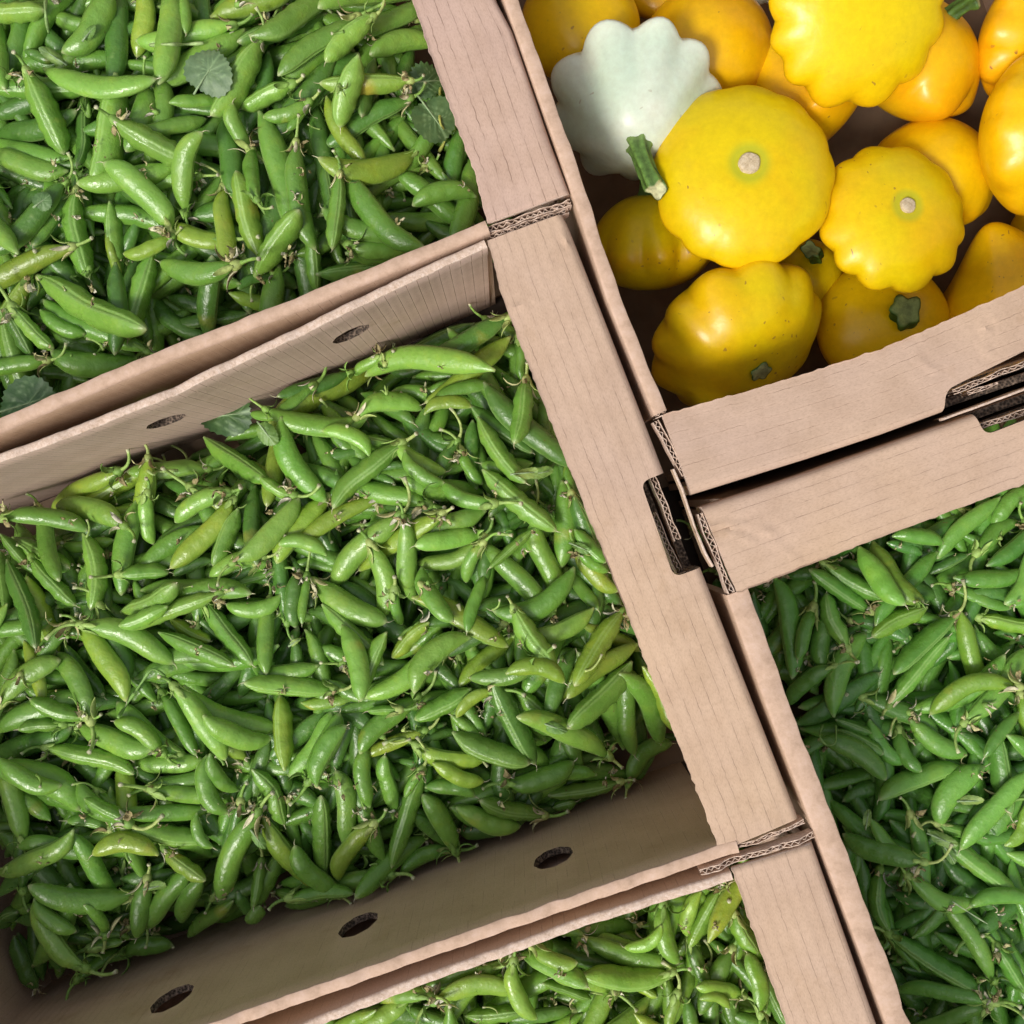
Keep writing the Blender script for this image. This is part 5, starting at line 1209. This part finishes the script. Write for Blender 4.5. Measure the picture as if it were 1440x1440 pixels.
# lowest layer
squash(930, -22, 66, -.118, (0, .3, .6), M_org, "amber squash peeking at the top edge between two rounder ones", amp=.01, seed=1)
squash(1072, -34, 38, -.120, (0, 0, 1), M_wht, "pale squash just showing at the top edge, left of the big bright one", amp=.06, seed=2)
squash(917, 346, 85, -.100, (-.10, .88, .32), M_yel, "shaded yellow squash under the white one, its green stem pointing up the picture", n=8, amp=.10, up=.85, dn=.70, stem=(52, 13, (-.2, .1)), seed=3)
squash(1131, 388, 54, -.110, (.1, .35, .85), M_yel, "small squash wedged low between four others, dark stem with cut face", n=8, amp=.02, up=.85, stem=(26, 12, (.5, .2), (.6, .7, .6)), seed=4)
squash(1243, 460, 96, -.100, (.14, .05, .98), M_amb, "smooth amber squash with a ragged dark green stem stub beside the flange", n=8, amp=.01, up=.62, dn=.55, stem=(24, 19, (.35, .15), (.7, .85, .6)), seed=5)
squash(1314, 245, 84, -.098, (.3, .5, .6), M_amb, "round amber squash half hidden behind the ruffled one with a small scar", amp=.03, up=.85, dn=.75, seed=6)
squash(1492, 325, 66, -.115, (0, 0, 1), M_amb, "amber squash at the right edge, low under the freckled one", amp=.03, seed=7)
squash(1000, 62, 88, -.090, (.1, .3, .6), M_org, "deep orange squash behind the white one at the top", n=8, amp=.02, up=.8, dn=.7, seed=8)
squash(1416, 400, 88, -.094, (-.40, .75, .35), M_amb, "pear-shaped amber squash at the right edge above the flange", n=9, amp=.05, up=.75, dn=.6, cone=.5, seed=9)
squash(1130, 148, 98, -.094, (-.70, .68, .14), M_amb, "cone-shaped squash lying on its side behind the largest round one", n=9, amp=.05, up=.85, dn=.6, cone=.5, seed=10)
squash(1284, 82, 99, -.088, (.40, .48, .62), M_org, "orange squash with a leafy green stem, under the topmost bright one", n=8, amp=.09, up=.75, dn=.7, stem=(40, 11, (-.3, .2)), seed=11)
squash(816, 38, 84, -.082, (.05, .1, .9), M_amb, "amber squash in the top left corner of the crate with a brown rough spot", amp=.01, up=.7, dn=.6, seed=12)
squash(1438, 52, 80, -.078, (.5, -.3, .5), M_org, "orange lobed squash in the top right corner", n=9, amp=.07, up=.7, dn=.6, seed=13)
squash(1036, 474, 117, -.078, (.27, -.66, .55), M_yel, "big squash with shallow lobes nearest the flange, stem hidden by it", n=11, amp=.075, up=.66, dn=.62, stem=(14, 13), seed=14, asym=.01)
squash(1462, 190, 105, -.066, (.5, -.1, .6), M_amb, "freckled amber squash at the right edge with dark scratches", n=10, amp=.035, up=.7, dn=.65, seed=15)
squash(892, 148, 113, -.070, (-.02, -.74, .56), M_wht, "white pattypan squash with a bent green stem", n=9, amp=.10, up=.72, dn=.42, cone=.28, stem=(76, 12, (.30, -.30), (1.8, 1.6, 2.0)), seed=16)
squash(1256, 306, 102, -.058, (.12, .12, .95), M_yel, "ruffled yellow squash facing up with a small pale stem scar", n=12, amp=.05, up=.42, dn=.45, scar=10, seed=17)
squash(1045, 247, 124, -.050, (-.03, .06, .98), M_yel, "largest round yellow squash facing up with a big tan scar in green halo", n=12, amp=.024, up=.38, dn=.48, scar=14, seed=18)
squash(1206, 16, 121, -.042, (-.12, .34, -.82), M_yel, "bright yellow scalloped squash at the top edge, showing its smooth underside", n=12, amp=.06, up=.45, dn=.42, seed=19)
for i, (x, y) in enumerate([(1600, 80), (1640, 250), (1300, -190), (1480, -160), (980, -190), (800, -220), (1130, -230)]):
    squash(x, y, 95, -.09 if i % 2 else -.075, (rnd.uniform(-.4, .4), rnd.uniform(-.4, .4), .8), M_yel if i % 2 else M_org, ["yellow squash beyond the right edge of the photo, upper one", "amber squash beyond the right edge of the photo, lower one", "yellow squash just beyond the top edge, above the big bright one", "amber squash beyond the top right corner", "yellow squash beyond the top edge, above the deep orange one", "amber squash beyond the top edge over the left wall", "yellow squash beyond the top edge, left of its bright neighbour"][i], amp=.04, seed=30 + i)
